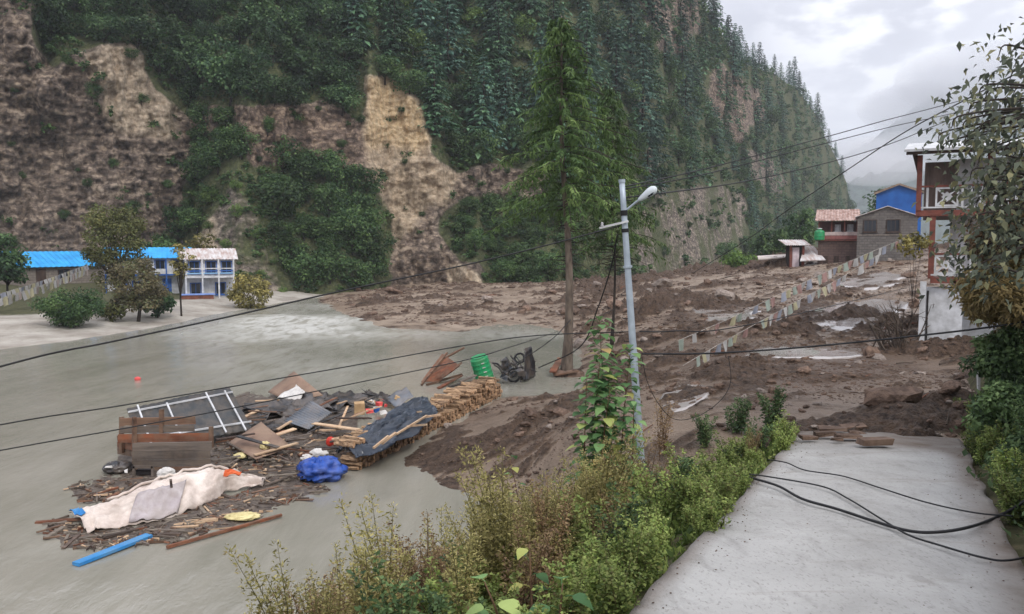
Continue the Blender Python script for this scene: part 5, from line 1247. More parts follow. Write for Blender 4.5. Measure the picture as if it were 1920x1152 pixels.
for i, (px, py) in enumerate(((204, 876), (214, 868), (236, 884))):
    m = MB(); m.box(g(px, py, .22), (.16, .06, .05), Matrix.Rotation(i, 3, 'Z'), jit=.02); mk('white_scrap', m, WHITEF, label='small white scrap on the dark heap left of the plank wall', cat='scrap', group='white scraps on the dark heap')
# cardboard box
m = MB(); m.box(g(674, 772, .3)+Vector((0, 0, .12)), (.34, .28, .4), Matrix.Rotation(.3, 3, 'Z') @ Matrix.Rotation(.15, 3, 'X'), jit=.02); bx_ = mk('cardboard_box', m, CARD, label='tan cardboard box in the middle of the raft', cat='box')
# pale planks
for i, (a, b, w, za, zb_) in enumerate((((588, 794), (672, 806), .22, .45, .4), ((622, 824), (680, 818), .14, .4, .45), ((520, 806), (546, 790), .1, .4, .55), ((640, 790), (690, 770), .08, .35, .6), ((636, 800), (652, 762), .07, .3, .7), ((650, 752), (632, 758), .07, .4, .4))):
    board('pale_plank', g(*a, za), g(*b, zb_), w, .035, WP, ['wide pale plank right of the corrugated sheet', 'pale plank beside the red container', 'short pale plank at the foot of the corrugated sheet', 'slanting pale stick below the cardboard box', 'upright pale stick left of the cardboard box', 'short pale stick above the cardboard box'][i])
rd = random.Random(41)
for i in range(26):
    px, py = rd.uniform(690, 772), rd.uniform(742, 776)
    m = MB(); m.box(g(px, py, rd.uniform(.1, .4)), (rd.uniform(.1, .3), rd.uniform(.08, .2), rd.uniform(.04, .14)), Matrix.Rotation(rd.uniform(0, 3), 3, 'Z') @ Matrix.Rotation(rd.uniform(-.4, .4), 3, 'X'), jit=.03)
    mk('scrap', m, rd.choice([WHITEF, WHITEF, CARD, PLY, BTRIM, PINK]), label='pale household scrap heaped left of the firewood stack', cat='scrap', group='household scraps heaped by the firewood')
for i in range(70):
    px, py = rd.uniform(440, 720), rd.uniform(742, 850); a = rd.uniform(-.6, 1.2); ln = rd.uniform(.4, 1.5); c = g(px, py, rd.uniform(.08, .6)); d = Vector((math.cos(a), math.sin(a), rd.uniform(-.25, .25)))*ln/2
    reg = 0 if py < 785 else 1
    board('broken_board', c-d, c+d, rd.uniform(.05, .2), .03, rd.choice([WB, WG, WR, WP, DARKW, BLACKS, WG]), ['broken board tossed among the black plastic sheets', 'broken board tossed around the corrugated sheet'][reg], 'board', ['boards among the black plastic', 'boards around the corrugated sheet'][reg])
# leaning brown panel at the back (broken table)
o = root('broken_table', g(825, 722, 0), 'broken brown wooden table tipped up left of the green barrel', 'table')
sheet_obj('table_top', (g(790, 716, .1), g(830, 664, 1.1), g(862, 686, .9), g(822, 716, .1)), WR, None, None, .01, 4, 4, .05, 15, parent=o, smooth=False)
for a, b in (((790, 722, .05), (838, 662, 1.2)), ((834, 672, 1.0), (870, 652, 1.35)), ((822, 712, .1), (866, 680, .8)), ((800, 722, .05), (866, 702, .25))):
    m = MB(); m.beam(g(*a), g(*b), .08, .08); mk('leg', m, WB, o)
for i, (a, b, mt) in enumerate((((822, 728, .05), (866, 704, .2), WR), ((842, 726, .03), (876, 716, .1), BLACKS), ((862, 716, .3), (892, 704, .45), WG), ((864, 722, .1), (900, 712, .2), WB), ((838, 740, .1), (886, 722, .3), WB))):
    board('broken_board', g(*a), g(*b), .16, .05, mt, ['red-brown board floating below the broken table', 'dark board floating right of the broken table', 'grey board propped beneath the green barrel', 'brown board lying beneath the green barrel', 'long dark board behind the firewood stack'][i], 'board')
# green barrel
def barrel():
    c = g(910, 712, .12); R = Matrix.Rotation(-.28, 3, 'Y') @ Matrix.Rotation(.15, 3, 'X')
    o = root('green_barrel', c, 'green ribbed plastic barrel tilted behind the firewood', 'barrel')
    prof = [(.36, 0), (.4, .05)]
    for k in range(4): z = .16+.2*k; prof += [(.4, z), (.412, z+.03), (.412, z+.07), (.4, z+.1)]
    prof += [(.4, 1.0), (.36, 1.05), (.33, 1.06)]
    m = MB(); m.lathe(c, prof, 22, R); b = mk('barrel_body', m, GREENP, o)
    m = MB(); m.lathe(c + R @ Vector((0, 0, 1.061)), [(.34, 0), (.34, .04), (.3, .05), (.05, .05)], 20, R); mk('lid', m, GREENP, o)
    for k in range(4):
        m = MB(); z = .26+.2*k; m.box(c + R @ Vector((.13, -.42, z)), (.13, .02, .035), R); mk('mark', m, WHITEF, b)
barrel()
# black mangled wreck
def wreck():
    o = root('black_wreck', g(975, 718, 0), 'mangled black metal wreck half sunk beyond the firewood stack', 'wreck')
    sheet_obj('bent_panel', (g(982, 716, .05), g(984, 654, 1.45), g(996, 650, 1.5), g(1006, 706, .1)), BLACKS, None, None, .1, 8, 12, .03, 16, 2, parent=o)
    r = random.Random(9)
    m = MB()
    for i in range(26):
        a = g(r.uniform(942, 984), r.uniform(690, 716), r.uniform(.05, .5)); d = Vector((r.uniform(-.5, .6), r.uniform(-.3, .3), r.uniform(-.1, .75))); m.tube([a, a+d*.5+Vector((0, 0, .1)), a+d], r.uniform(.02, .05), 6)
    mk('twisted_frame', m, BLACKS, o)
    for i in range(9):
        m = MB(); m.box(g(r.uniform(946, 982), r.uniform(676, 712), r.uniform(.2, .6)), (r.uniform(.2, .5), r.uniform(.2, .4), r.uniform(.12, .35)), Matrix.Rotation(r.uniform(0, 3), 3, 'Z') @ Matrix.Rotation(r.uniform(-.6, .6), 3, 'X'), jit=.07); mk('metal_scrap', m, BLACKS if i % 3 else NAVY, o)
    for px, py, rr_ in ((962, 704, .28), (974, 672, .24)):
        m = MB(); c = g(px, py, .3); n = 20; m.tube([c + Vector((rr_*math.cos(t_*6.2832/n), .1*math.sin(t_*.6), rr_*math.sin(t_*6.2832/n))) for t_ in range(n+1)], .05, 8, cap=False); mk('tyre', m, BLACKR, o, smooth=True)
wreck()
# firewood stack: round and split logs laid crosswise, cut ends facing the mud
def firewood():
    r = random.Random(77)
    A, B = g(672, 884, .0), g(944, 741, .0); dr_ = (B-A); Ls = dr_.length; dr_ = dr_.normalized(); nrm = Vector((dr_.y, -dr_.x, 0))
    o = root('firewood_stack', A, 'long low stack of split firewood along the edge of the mud', 'firewood')
    ends = plain('cut_wood_end', (186, 150, 116), (88, 60, 44), 7, .8, .2, .01, rnd=.45)
    sides = plain('split_wood', (176, 146, 114), (74, 52, 40), 4, .85, .3, .01, stretch=(1, 1, 1), rnd=.5)
    protos = []
    for k in range(10):
        n = r.choice([5, 6, 7]); m = MB(); rad = [r.uniform(.75, 1.15) for _ in range(n)]
        for sx in (-.5, .5): m.v += [(sx, math.cos(6.283*i/n)*rad[i], math.sin(6.283*i/n)*rad[i]) for i in range(n)]
        m.f = [tuple(range(n-1, -1, -1)), tuple(range(n, 2*n))] + [(i, (i+1) % n, (i+1) % n+n, i+n) for i in range(n)]; m.m = [0, 0]+[1]*n
        me = bpy.data.meshes.new('firewood_log'); me.from_pydata(m.v, [], m.f); me.materials.append(ends); me.materials.append(sides); me.polygons.foreach_set('material_index', m.m); me.update(); protos.append(me)
    logs = []; s = 0; 
    rad0 = .072
    cols = int(Ls/(rad0*1.95))
    for i in range(cols):
        f = i/cols; hgt = .62 + .1*math.sin(f*9) + .06*math.sin(f*31); rows = max(3, int(hgt/(rad0*1.85)*min(1, .35+f*6)))
        for j in range(rows):
            rr = rad0*r.uniform(.75, 1.25); c = A + dr_*((i+.5*(j % 2))*rad0*1.95 + r.uniform(-.015, .015)) + Vector((0, 0, .06+rad0*1.75*j)); c += nrm*(-.28+r.uniform(-.06, .07))
            logs.append((c, rr, .52*r.uniform(.9, 1.12), j == rows-1, f))
    for k in range(110):
        f = r.uniform(.0, .98); c = A + dr_*(f*Ls) + nrm*(-.3+r.uniform(-.3, .1)) + Vector((0, 0, .66+r.uniform(0, .12))); logs.append((c, rad0*r.uniform(.7, 1.1), .6*r.uniform(.8, 1.3), True, f))
    ang0 = math.atan2(nrm.y, nrm.x)
    # the largest in the picture as parts: those not under the tarpaulin, nearest first
    order = sorted(range(len(logs)), key=lambda i: (0 if (logs[i][4] > .52 and (logs[i][3] or True)) else 1, logs[i][0].y - (3 if logs[i][3] else 0)))
    rest = MB()
    for n_i, idx in enumerate(order):
        c, rr, ln, top, f = logs[idx]; rot = Matrix.Rotation(ang0 + (r.uniform(-.25, .25) if top else r.uniform(-.06, .06)), 3, 'Z') @ Matrix.Rotation(r.uniform(-.08, .08), 3, 'Y') @ Matrix.Rotation(r.uniform(0, 6.28), 3, 'X')
        if n_i < 300:
            lo_ = bpy.data.objects.new('log', protos[n_i % 10]); COL.objects.link(lo_); lo_.parent = o; lo_.location = c - A; lo_.rotation_euler = rot.to_euler(); lo_.scale = (ln, rr, rr)
        else:
            me = protos[n_i % 10]; vs = [c + rot @ Vector((v.co.x*ln, v.co.y*rr, v.co.z*rr)) for v in me.vertices]; off = len(rest.v); rest.v += [tuple(v) for v in vs]
            for p in me.polygons: rest.f.append(tuple(off+i for i in p.vertices)); rest.m.append(p.material_index)
    ro = mk('logs', rest, [ends, sides], o, kind='stuff')
firewood()
# driftwood: the larger pieces one by one, the rest as a mat
rd = random.Random(55)
WD = plain('soaked_wood', (92, 78, 69), (58, 48, 43), 2, .7, .3, .01, stretch=(.35, 3, 3), rnd=.3)
WS = plain('silted_wood', (126, 116, 104), (92, 82, 73), 2, .8, .3, .01, stretch=(.35, 3, 3), rnd=.25)
MATS = [WB, WD, WG, WD, WS, WP, WD, WS, WS, WR]
def inraft(px, py):
    return (inpoly(np.array(px), np.array(py), [(395, 840), (560, 838), (640, 880), (560, 905), (500, 905), (420, 885), (395, 875)]) or inpoly(np.array(px), np.array(py), [(125, 905), (230, 895), (290, 900), (250, 935), (150, 945)]) or inpoly(np.array(px), np.array(py), [(85, 965), (150, 985), (250, 995), (420, 935), (500, 915), (590, 905), (620, 918), (540, 945), (440, 985), (300, 1020), (150, 1030), (90, 1005)]) or inpoly(np.array(px), np.array(py), [(400, 815), (640, 800), (660, 850), (560, 850), (420, 850)]))
pieces = []
while len(pieces) < 620:
    px, py = rd.uniform(80, 660), rd.uniform(800, 1035)
    if inraft(px, py): pieces.append((px, py))
def stick(mb, px, py, big):
    z = rd.uniform(.0, .05) + (.22*rd.random() if 830 < py < 900 and px > 390 else 0); c = g(px, py, z); a = rd.gauss(.35, 1.1); ln = (rd.uniform(.4, 1.2) if big else min(.7, math.exp(rd.gauss(-1.9, .65)))); d = Vector((math.cos(a), math.sin(a), rd.uniform(-.06, .06)))*ln/2
    w = rd.uniform(.03, .1) if big else rd.uniform(.008, .04)
    mb.beam(c-d, c+d, w, rd.uniform(.02, .05), jit=.008, m=rd.randrange(len(MATS)))
for px, py in pieces[:80]:
    m = MB(); stick(m, px, py, True); mi = m.m[0]; m.m = [0]*len(m.m)
    reg = 0 if py < 860 and px > 390 else 1 if px > 390 else 2 if py < 950 else 3
    mk('driftwood', m, MATS[mi], label=['broken plank jumbled below the plywood sheet', 'loose driftwood floating between the blue bundle and brown pole', 'loose driftwood floating left of the white tarpaulin', 'loose driftwood floating beneath the near edge of the white tarpaulin'][reg], cat='driftwood', group=['planks below the plywood', 'driftwood by the blue bundle', 'driftwood left of the tarpaulin', 'driftwood below the tarpaulin'][reg])
m = MB()
for px, py in pieces[80:]:
    for _ in range(2): stick(m, px+rd.uniform(-9, 9), py+rd.uniform(-4, 4), False)
# silt-laden scum the pieces float in
SC = NT('floating_silt_scum'); sn = SC.noise(6, 6, .7); SC.base(SC.ramp(sn, [(.34, lin((58, 50, 44))), (.66, lin((118, 106, 94))), (.5, lin((84, 74, 66)))])); SC.rough(.5); SC.bump(sn, .8, .06); SC = SC.m
pxg = np.linspace(70, 670, 260); pyg = np.linspace(735, 1045, 170); PXG, PYG = np.meshgrid(pxg, pyg, indexing='ij')
ins = np.zeros(PXG.shape)
for poly in ([(395,800),(560,795),(660,800),(660,860),(620,905),(560,912),(500,910),(420,890),(240,900),(215,860),(260,800)], [(120,905),(230,892),(290,900),(250,935),(150,950)], [(80,965),(150,985),(250,990),(420,930),(500,910),(590,900),(625,920),(540,948),(440,990),(300,1022),(150,1034),(85,1005)], [(440,745),(640,738),(780,745),(760,790),(640,860),(440,820)]): ins = np.maximum(ins, inpoly(PXG, PYG, poly))
ins = blur(ins, 5); ra, rb = ray(PXG, PYG); DG = -CAMZ/rb; XG = ra*DG
zz = .05*(ins - .62 + .75*fbm(XG/.9, DG/1.3, 0, 5, 140, .6)); zz = np.clip(zz, -.04, .03) + .012*fbm(XG/.15, DG/.15, 0, 3, 141)
link('silt_scum', gridmesh('silt_scum', np.stack([XG, DG, zz], -1), SC, True), kind='stuff', label='dark floating silt and bark scum under the raft', cat='silt')
mk('driftwood_mat', m, MATS, label='mat of small floating sticks and splinters around the raft', cat='driftwood', kind='stuff')

# ------------------------------------------------------------------ boulders, clods, logs and rubble on the mud
STN = plain('muddy_stone', (124, 102, 87), (76, 60, 51), 3, .85, .7, .06, rnd=.3)
STN2 = plain('pale_stone', (150, 138, 128), (112, 100, 92), 3, .85, .5, .05, rnd=.2)
def rockmesh(seed, sub=2, rough=.35):
    import bmesh
    bm = bmesh.new(); bmesh.ops.create_icosphere(bm, subdivisions=sub, radius=1); r = np.random.default_rng(seed)
    co = np.array([v.co[:] for v in bm.verts]); k = 1 + rough*fbm(co[:, 0]*1.3+seed, co[:, 1]*1.3, co[:, 2]*1.3, 3, seed)*1.6
    co = np.sign(co)*np.abs(co)**.8*k[:, None]*np.array([1, .8, .6])
    for v, c in zip(bm.verts, co): v.co = c
    me = bpy.data.meshes.new('boulder'); bm.to_mesh(me); bm.free(); return me
rocks = []
for i in range(8):
    me = rockmesh(700+i); me.materials.append(STN if i % 4 else STN2); rocks.append(me)
def mudz1(x, y): return float(mud_grid(x, y))
rr_ = np.random.default_rng(71); cnt = 0; spots = []
def mud_hit(px, py):
    """ground point on the mud seen at a pixel"""
    a, b = ray(px, py); Ds_ = np.geomspace(13, 135, 500); zg = mud_grid(float(a)*Ds_, Ds_); hit = np.nonzero(CAMZ + float(b)*Ds_ < zg)[0]
    if not len(hit): return None
    D = Ds_[hit[0]]; return Vector((float(a)*D, D, float(zg[hit[0]])))
while cnt < 240:
    px, py = rr_.uniform(620, 1830), rr_.uniform(480, 830)
    if px < 1080 and (py > 610 and py < 750): continue
    w = mud_hit(px, py)
    if w is None or w.z < .08 or float(path_coord(w.x, w.y)[0]) < 10 and w.x > 0: continue
    s = (rr_.uniform(4, 11)*(1 if rr_.random() < .85 else 1.8))*w.y/FPX
    o = bpy.data.objects.new('boulder', rocks[cnt % 8]); COL.objects.link(o); o.location = w + Vector((0, 0, s*.12)); o.scale = (s, s*rr_.uniform(.7, 1.2), s*rr_.uniform(.6, 1)); o.rotation_euler = (rr_.uniform(-.4, .4), rr_.uniform(-.4, .4), rr_.uniform(0, 6.28))
    zone = 0 if px < 1080 and py < 620 else 1 if px < 1080 else 2 if py < 560 else 3 if py < 680 else 4
    tagp(o, ['dark mud clod on the pale mud tongue behind the spruce', 'mud clod on the near mud beside the firewood stack', 'mud-caked boulder on the upper mudflow below the houses', 'mud-caked boulder on the middle of the mudflow by the prayer flags', 'mud-caked boulder on the dark mud near the road end'][zone], 'boulder', ['clods on the mud tongue', 'clods beside the firewood', 'boulders on the upper mudflow', 'boulders amid the mudflow', 'boulders near the road end'][zone]); cnt += 1
for (px, py, s, lb) in ((1634, 662, .32, 'dark upright stump-like boulder standing out of the smooth mud'), (1672, 740, .55, 'large dark wedge of earth on the mud near the road end'), (1450, 732, .14, 'small black lump on the brown mud right of the pole')):
    w = mud_hit(px, py+6); o = bpy.data.objects.new('boulder', rocks[1 if s < .4 else 2]); COL.objects.link(o); o.location = w; o.scale = (s, s, s*(1.9 if s < .4 else .7)); tagp(o, lb, 'boulder')
for i in range(46):
    px, py = rr_.uniform(650, 1800), rr_.uniform(500, 815)
    if px < 1090 and 610 < py: continue
    w = mud_hit(px, py)
    if w is None or w.z < .1 or float(path_coord(w.x, w.y)[0]) < 9.8 and w.x > 0: continue
    ln = rr_.uniform(18, 60)*w.y/FPX; a = rr_.normal(.5, .5); d = Vector((math.cos(a), math.sin(a), 0))*ln/2; e0, e1 = w-d, w+d
    e0.z = mudz1(e0.x, e0.y)+.05*ln; e1.z = mudz1(e1.x, e1.y)+.04*ln; m = MB(); mid = (e0+e1)/2 + Vector((0, 0, .03*ln)); r0 = ln*.035
    m.tube([e0, mid, e1], [r0, r0*.8, r0*.5], 6); mk('broken_log', m, BARK if i % 3 else WR, label='broken tree limb lying on the mudflow', cat='log', group='tree limbs lying on the mudflow')
for i, (a, b, mt) in enumerate((((1036, 698, .25), (1052, 672, .6), WR), ((1040, 704, .1), (1085, 696, .3), WB), ((1058, 706, .05), (1092, 690, .35), DARKW), ((1034, 690, .3), (1046, 704, .1), WR))):
    board('broken_board', g(*a), g(*b), .3 if i == 0 else .14, .06, mt, ['red-brown board leaning on the foot of the tall spruce', 'brown plank across the foot of the tall spruce', 'dark plank right of the spruce foot', 'short red-brown board left of the spruce foot'][i], 'board')
m_me = rockmesh(790, 2, .3); m_me.materials.append(STN); o = link('earth_mound', m_me, loc=(tb_.x+.1, tb_.y+.1, -.05), label='dark mound of earth around the foot of the tall spruce', cat='mound'); o.scale = (.75, .7, .6)
# fine rubble
lowr = []
for i in range(5):
    me = rockmesh(760+i, 1, .4); V = np.array([v.co[:] for v in me.vertices]); F = np.array([p.vertices[:] for p in me.polygons]); lowr.append((V, F, np.zeros(len(F)))); bpy.data.meshes.remove(me)
pl = []
N = 24000; pxs = rr_.uniform(600, 1860, N); Ds = np.exp(rr_.uniform(np.log(14.8), np.log(118), N)); Xs = (pxs-960)/FPX*Ds; Zs, Lz = mud_z(Xs, Ds); als, acs = path_coord(Xs, Ds)
clus = fbm(Xs/5, Ds/5, 0, 3, 99)
for i in range(N):
    if Zs[i] < .06 or clus[i] < -.12 or (als[i] < 10.2 and acs[i] > -1): continue
    s = rr_.uniform(.8, 2.8)*Ds[i]/FPX*(2.3 if rr_.random() < .12 else 1); pl.append((np.array([Xs[i], Ds[i], Zs[i]]), (s*1.4, s, s*.8), rr_.uniform(0, 6.28), i % 5))
merged('rubble', lowr, pl, STN, kind='stuff', label='scattered small stones and clods over the mud', cat='rubble')
# bricks and slabs pushed onto the end of the road
BRK = plain('muddy_brick', (118, 98, 84), (82, 65, 55), 4, .85, .3, .02, rnd=.2)
for i, (px, py, w_, h_, a) in enumerate(((1640, 828, .5, .12, .1), (1590, 818, .4, .07, -.1), (1545, 814, .35, .06, .1), (1665, 795, .5, .1, .2), (1600, 800, .45, .06, .05), (1515, 820, .3, .05, .3), (1560, 804, .5, .05, -.2), (1700, 806, .25, .07, .5), (1570, 824, .2, .04, .0))):
    c = onroad(px, py, .04+h_/2); m = MB(); m.box(c, (w_, w_*.45, h_), Matrix.Rotation(a, 3, 'Z') @ Matrix.Rotation(.06*math.sin(i*3), 3, 'Y'), jit=.02)
    mk('stone_slab', m, BRK if i % 3 == 0 else STN, label='broken muddy slab at the edge where mud meets the road', cat='slab', group='slabs at the mud edge')
# ================================================================== NEAR PLANTS
W_yel = leafmat('weed_yellow_green', [(70, 68, 42), (104, 100, 58), (138, 132, 80), (182, 172, 116), (112, 92, 66)], .35, k_=1.1)
W_grn = leafmat('weed_green', [(48, 62, 34), (78, 98, 48), (112, 130, 68), (152, 166, 94), (104, 98, 62)], .35, rnd=.35, k_=1.1)
W_brn = leafmat('weed_brown', [(82, 66, 50), (114, 92, 70), (140, 118, 86), (120, 112, 66)], .3)
W_dk = leafmat('weed_dark_green', [(38, 52, 36), (58, 76, 48), (82, 102, 64), (112, 130, 84)], .3, rnd=.35)
W_big = leafmat('broad_leaf', [(58, 88, 54), (84, 116, 72), (112, 142, 90), (158, 162, 92), (146, 108, 78)], .3)
W_dry = leafmat('dry_straw', [(84, 74, 48), (120, 106, 70), (152, 134, 92), (108, 106, 66)], .3, k_=1.0)
STEM = plain('green_stem', (104, 100, 62), (78, 72, 46), 6, .8, .1)
STEMB = plain('brown_stem', (108, 82, 60), (76, 58, 44), 6, .8, .1)
def weed(seed, H, nst, spread, nl, leaf, aspect, mat, stem, up=.5, plume=0.0):
    r = np.random.default_rng(seed); Ps, As, Ls, Ti = [], [], [], []; m = MB()
    for s in range(nst):
        a = r.uniform(0, 6.28); h = H*r.uniform(.6, 1.05); lean = spread*r.uniform(.3, 1); d = np.array([math.cos(a), math.sin(a), 0]); b = np.array([r.uniform(-.1, .1), r.uniform(-.1, .1), -.1])
        def pt_(t): return b + d*lean*h*t**1.6 + np.array([0, 0, h*(t - .12*lean*t*t)])
        m.tube([pt_(t) for t in (0, .35, .7, 1)], [.009, .007, .005, .002], 4, cap=False)
        ts = r.random()*.5
        nb = 7
        for k in range(nl):
            t = r.uniform(.12, 1)**.8; p = pt_(t); az = r.uniform(0, 6.28); o_ = np.array([math.cos(az), math.sin(az), r.normal(up, .35)])
            off = r.random()**.7*(.24*H*(1.05-t)*.55 + .03) if r.random() < .75 else 0
            Ps.append(p + o_*off); As.append(o_ + r.normal(size=3)*.4 + np.array([0, 0, -.15])); Ls.append(leaf*r.uniform(.5, 1.3)*(1.15-.5*t)); Ti.append(min(1, ts*.6 + r.random()*.6 + plume*t*.2))
        for k in range(6):
            t = r.uniform(.25, .85); az = r.uniform(0, 6.28); e_ = pt_(t) + np.array([math.cos(az), math.sin(az), .6])*.16*H*(1.1-t); m.tube([pt_(t), e_], [.004, .002], 3, cap=False)
    Pp, A, Ln = np.array(Ps), np.array(As), np.array(Ls); Nn = norm(np.array([0, 0, 1.]) + r.normal(size=Pp.shape)*.6); V, F = leafquads(Pp, A, Nn, Ln, Ln*aspect, .18)
    return npmesh('weed_foliage', V, F, mat, Ti), mesh_of('weed_stem', m, stem)
wy = [weed(800+i, 1.6, 8, .32, 260, .06, .2, W_yel, STEM, .8, 1) for i in range(4)]
wg = [weed(820+i, 1.0, 11, .42, 150, .064, .36, W_grn, STEM, .45, 1) for i in range(4)]
wd = [weed(840+i, 1.1, 10, .4, 150, .07, .32, W_dk, STEM, .4) for i in range(3)]
wb = [weed(860+i, 1.35, 8, .3, 200, .042, .3, W_brn, STEMB, .5) for i in range(3)]
def ground_z(X, Y):
    b = bank2_z(X, Y); 
    return max(b, mudz1(X, Y)) if Y > 13.2 else b
wr = np.random.default_rng(33)
def place_weed(protos, X, Y, s, label, group, sz=None, zoff=0.0):
    label += ' (near end)' if Y < 8 else ' (middle)' if Y < 11 else ' (far end)'
    return plant('weed', protos, int(wr.integers(len(protos))), (X, Y, ground_z(X, Y)-.03+zoff), wr.uniform(0, 6.28), s, label, 'weed', group, pn=('foliage', 'stem'), sz=sz, tilt=(wr.normal(0, .07), wr.normal(0, .07)))
def strip(n, a0, a1, c0, c1):
    for _ in range(n):
        a, c = wr.uniform(a0, a1), -wr.uniform(c0, c1); yield PATH_L0.x + PD.x*a + PN.x*c, PATH_L0.y + PD.y*a + PN.y*c
for X, Y in strip(52, -1.5, 10.2, .0, .9): place_weed(wg, X, Y, wr.uniform(.3, .85), 'bright green leafy weed along the left edge of the road', 'green weeds along the road edge')
for X, Y in strip(40, -.5, 8.5, .8, 2.2): place_weed(wg if (rr0 := wr.random()) < .6 else wb if rr0 < .8 else wd, X, Y, wr.uniform(.5, 1.15), 'weed on the bank between the road and the tall weeds', 'weeds on the bank')
for X, Y in strip(26, 4.0, 10.5, .5, 3.6): place_weed(wd if wr.random() < .6 else wb, X, Y, wr.uniform(.6, 1.05), 'weed growing around the foot of the lamp pole', 'weeds by the lamp pole')
for X, Y in strip(56, .0, 5.2, 1.5, 4.3): place_weed(wy, X, Y, wr.uniform(.6, 1.2), 'tall feathery yellow-green weed on the bank above the river', 'tall feathery weeds above the river')
for X, Y in strip(26, .6, 4.8, 2.6, 5.0): place_weed(wb, X, Y, wr.uniform(.8, 1.2), 'tall dry brown weed standing out against the river', 'dry brown weeds against the river')
for X, Y in strip(12, 5.0, 8.0, 2.6, 4.6): place_weed(wy, X, Y, wr.uniform(.5, .9), 'feathery olive weed in front of the near mud', 'olive weeds before the mud')
for X, Y in strip(18, .2, 2.8, 3.8, 5.3): place_weed(wb if wr.random() < .5 else wy, X, Y, wr.uniform(.9, 1.3), 'tall olive-brown weed leaning out over the river at the left', 'weeds leaning over the river')
# low cover so that no soil sheet shows between the plants
lowg = []
for i in range(5):
    r = np.random.default_rng(900+i); n = 46; Pp = np.stack([r.normal(0, .12, n), r.normal(0, .12, n), np.zeros(n)], 1); A = np.stack([r.normal(0, .6, n), r.normal(0, .6, n), r.uniform(.4, 1.4, n)], 1); Ln = r.uniform(.04, .13, n); V, F = leafquads(Pp, A, rdir(r, n), Ln, Ln*r.uniform(.06, .28, n), .2); lowg.append((V, F, r.random(n)))
pl = []
for i in range(2600):
    a = wr.uniform(-2.5, 10.8); c = -wr.uniform(.0, 1)**.8*5.0 - .1
    X, Y = PATH_L0.x + PD.x*a + PN.x*c, PATH_L0.y + PD.y*a + PN.y*c; z = bank2_z(X, Y)
    if z < .15: continue
    if Y > 13.2 and mudz1(X, Y) > z: continue
    s_ = wr.uniform(.7, 1.6); pl.append((np.array([X, Y, z-.02]), (s_, s_, s_), wr.uniform(0, 6.28), i % 5))
merged('ground_cover', lowg, pl, W_grn, kind='stuff', label='low grass and seedlings covering the bank beside the road', cat='grass')
pl = []
for i in range(4200):
    a = wr.uniform(-3, 14); c = PW + .4 + 6.2*wr.random()**1.3
    X, Y = PATH_L0.x + PD.x*a + PN.x*c, PATH_L0.y + PD.y*a + PN.y*c; s_ = wr.uniform(.6, 1.2); pl.append((np.array([X, Y, bank2_z(X, Y)-.02]), (s_*1.3, s_*1.3, s_), wr.uniform(0, 6.28), i % 5))
merged('ground_cover', lowg, pl, W_dk, kind='stuff', label='rough dark grass covering the steep right bank', cat='grass')
# broad-leaved plants
def broad(name, base, H, n, leaf, seed, label, lean=(0, 0), group=None):
    r = np.random.default_rng(seed); o = root(name, base, label, 'plant', group)
    m = MB(); pts = [(lean[0]*t*t*H, lean[1]*t*t*H, H*t-.1) for t in np.linspace(0, 1, 6)]; m.tube(pts, [.02, .017, .014, .011, .008, .004], 6); mk('stem', m, STEMB, o, local=True, smooth=True)
    for k in range(n):
        t = .15 + .85*(k+.5)/n; az = k*2.4 + r.uniform(-.4, .4); L_ = leaf*r.uniform(.7, 1.2)*(1.05-.35*t); p = Vector((lean[0]*t*t*H, lean[1]*t*t*H, H*t-.1)); d = Vector((math.cos(az), math.sin(az), 0)); sd_ = Vector((-d.y, d.x, 0)); drp = r.uniform(.3, 1.0); pet = L_*.5
        mm = MB(); b0 = p + d*pet + Vector((0, 0, pet*.5)); mm.tube([p, p + d*pet*.6 + Vector((0, 0, pet*.45)), b0], .004, 4)
        prof = [(0, .12), (.15, .42), (.35, .5), (.6, .38), (.82, .18), (1, .01)]; rows = []
        for (t_, w_) in prof:
            c = b0 + d*L_*t_*(1-.2*drp*t_) + Vector((0, 0, -drp*.6*L_*t_*t_)); rows.append((c - sd_*w_*L_*.8 + Vector((0, 0, .1*L_*w_)), c, c + sd_*w_*L_*.8 + Vector((0, 0, .1*L_*w_))))
        vs = [v for row in rows for v in row]; fs = []
        for i in range(len(rows)-1):
            for j in (0, 1): fs.append((i*3+j, i*3+j+1, i*3+j+4, i*3+j+3))
        mm.add(vs, fs); lo_ = mk('leaf', mm, W_big, o, local=True, smooth=True)
        at_ = lo_.data.attributes.new('tint', 'FLOAT', 'FACE'); at_.data.foreach_set('value', np.full(len(lo_.data.polygons), float(np.clip(r.beta(1.3, 2.6), 0, 1)), np.float32))
for i, (px, D, top, n, lf) in enumerate(((1140, 14.3, 585, 96, .3), (1112, 14.0, 650, 88, .3), (1165, 13.9, 640, 84, .28), (1125, 13.6, 720, 66, .28), (1190, 13.5, 735, 52, .22), (1096, 13.9, 690, 64, .28), (1150, 14.1, 680, 70, .28))):
    X = lx(px, D); zb_ = ground_z(X, D); H = lz(top, D) - zb_
    broad('broad_leaved_plant', (X, D, zb_), H, n, lf, 950+i, ['tallest broad-leaved plant just left of the lamp pole', 'broad-leaved stalk left of the tallest one by the pole', 'broad-leaved stalk touching the lamp pole', 'shorter broad-leaved stalk below the tallest one', 'short broad-leaved stalk at the foot of the lamp pole', 'leftmost broad-leaved stalk of the clump by the pole', 'broad-leaved stalk in the middle of the clump by the pole'][i], (wr.normal(0, .05), wr.normal(0, .05)))
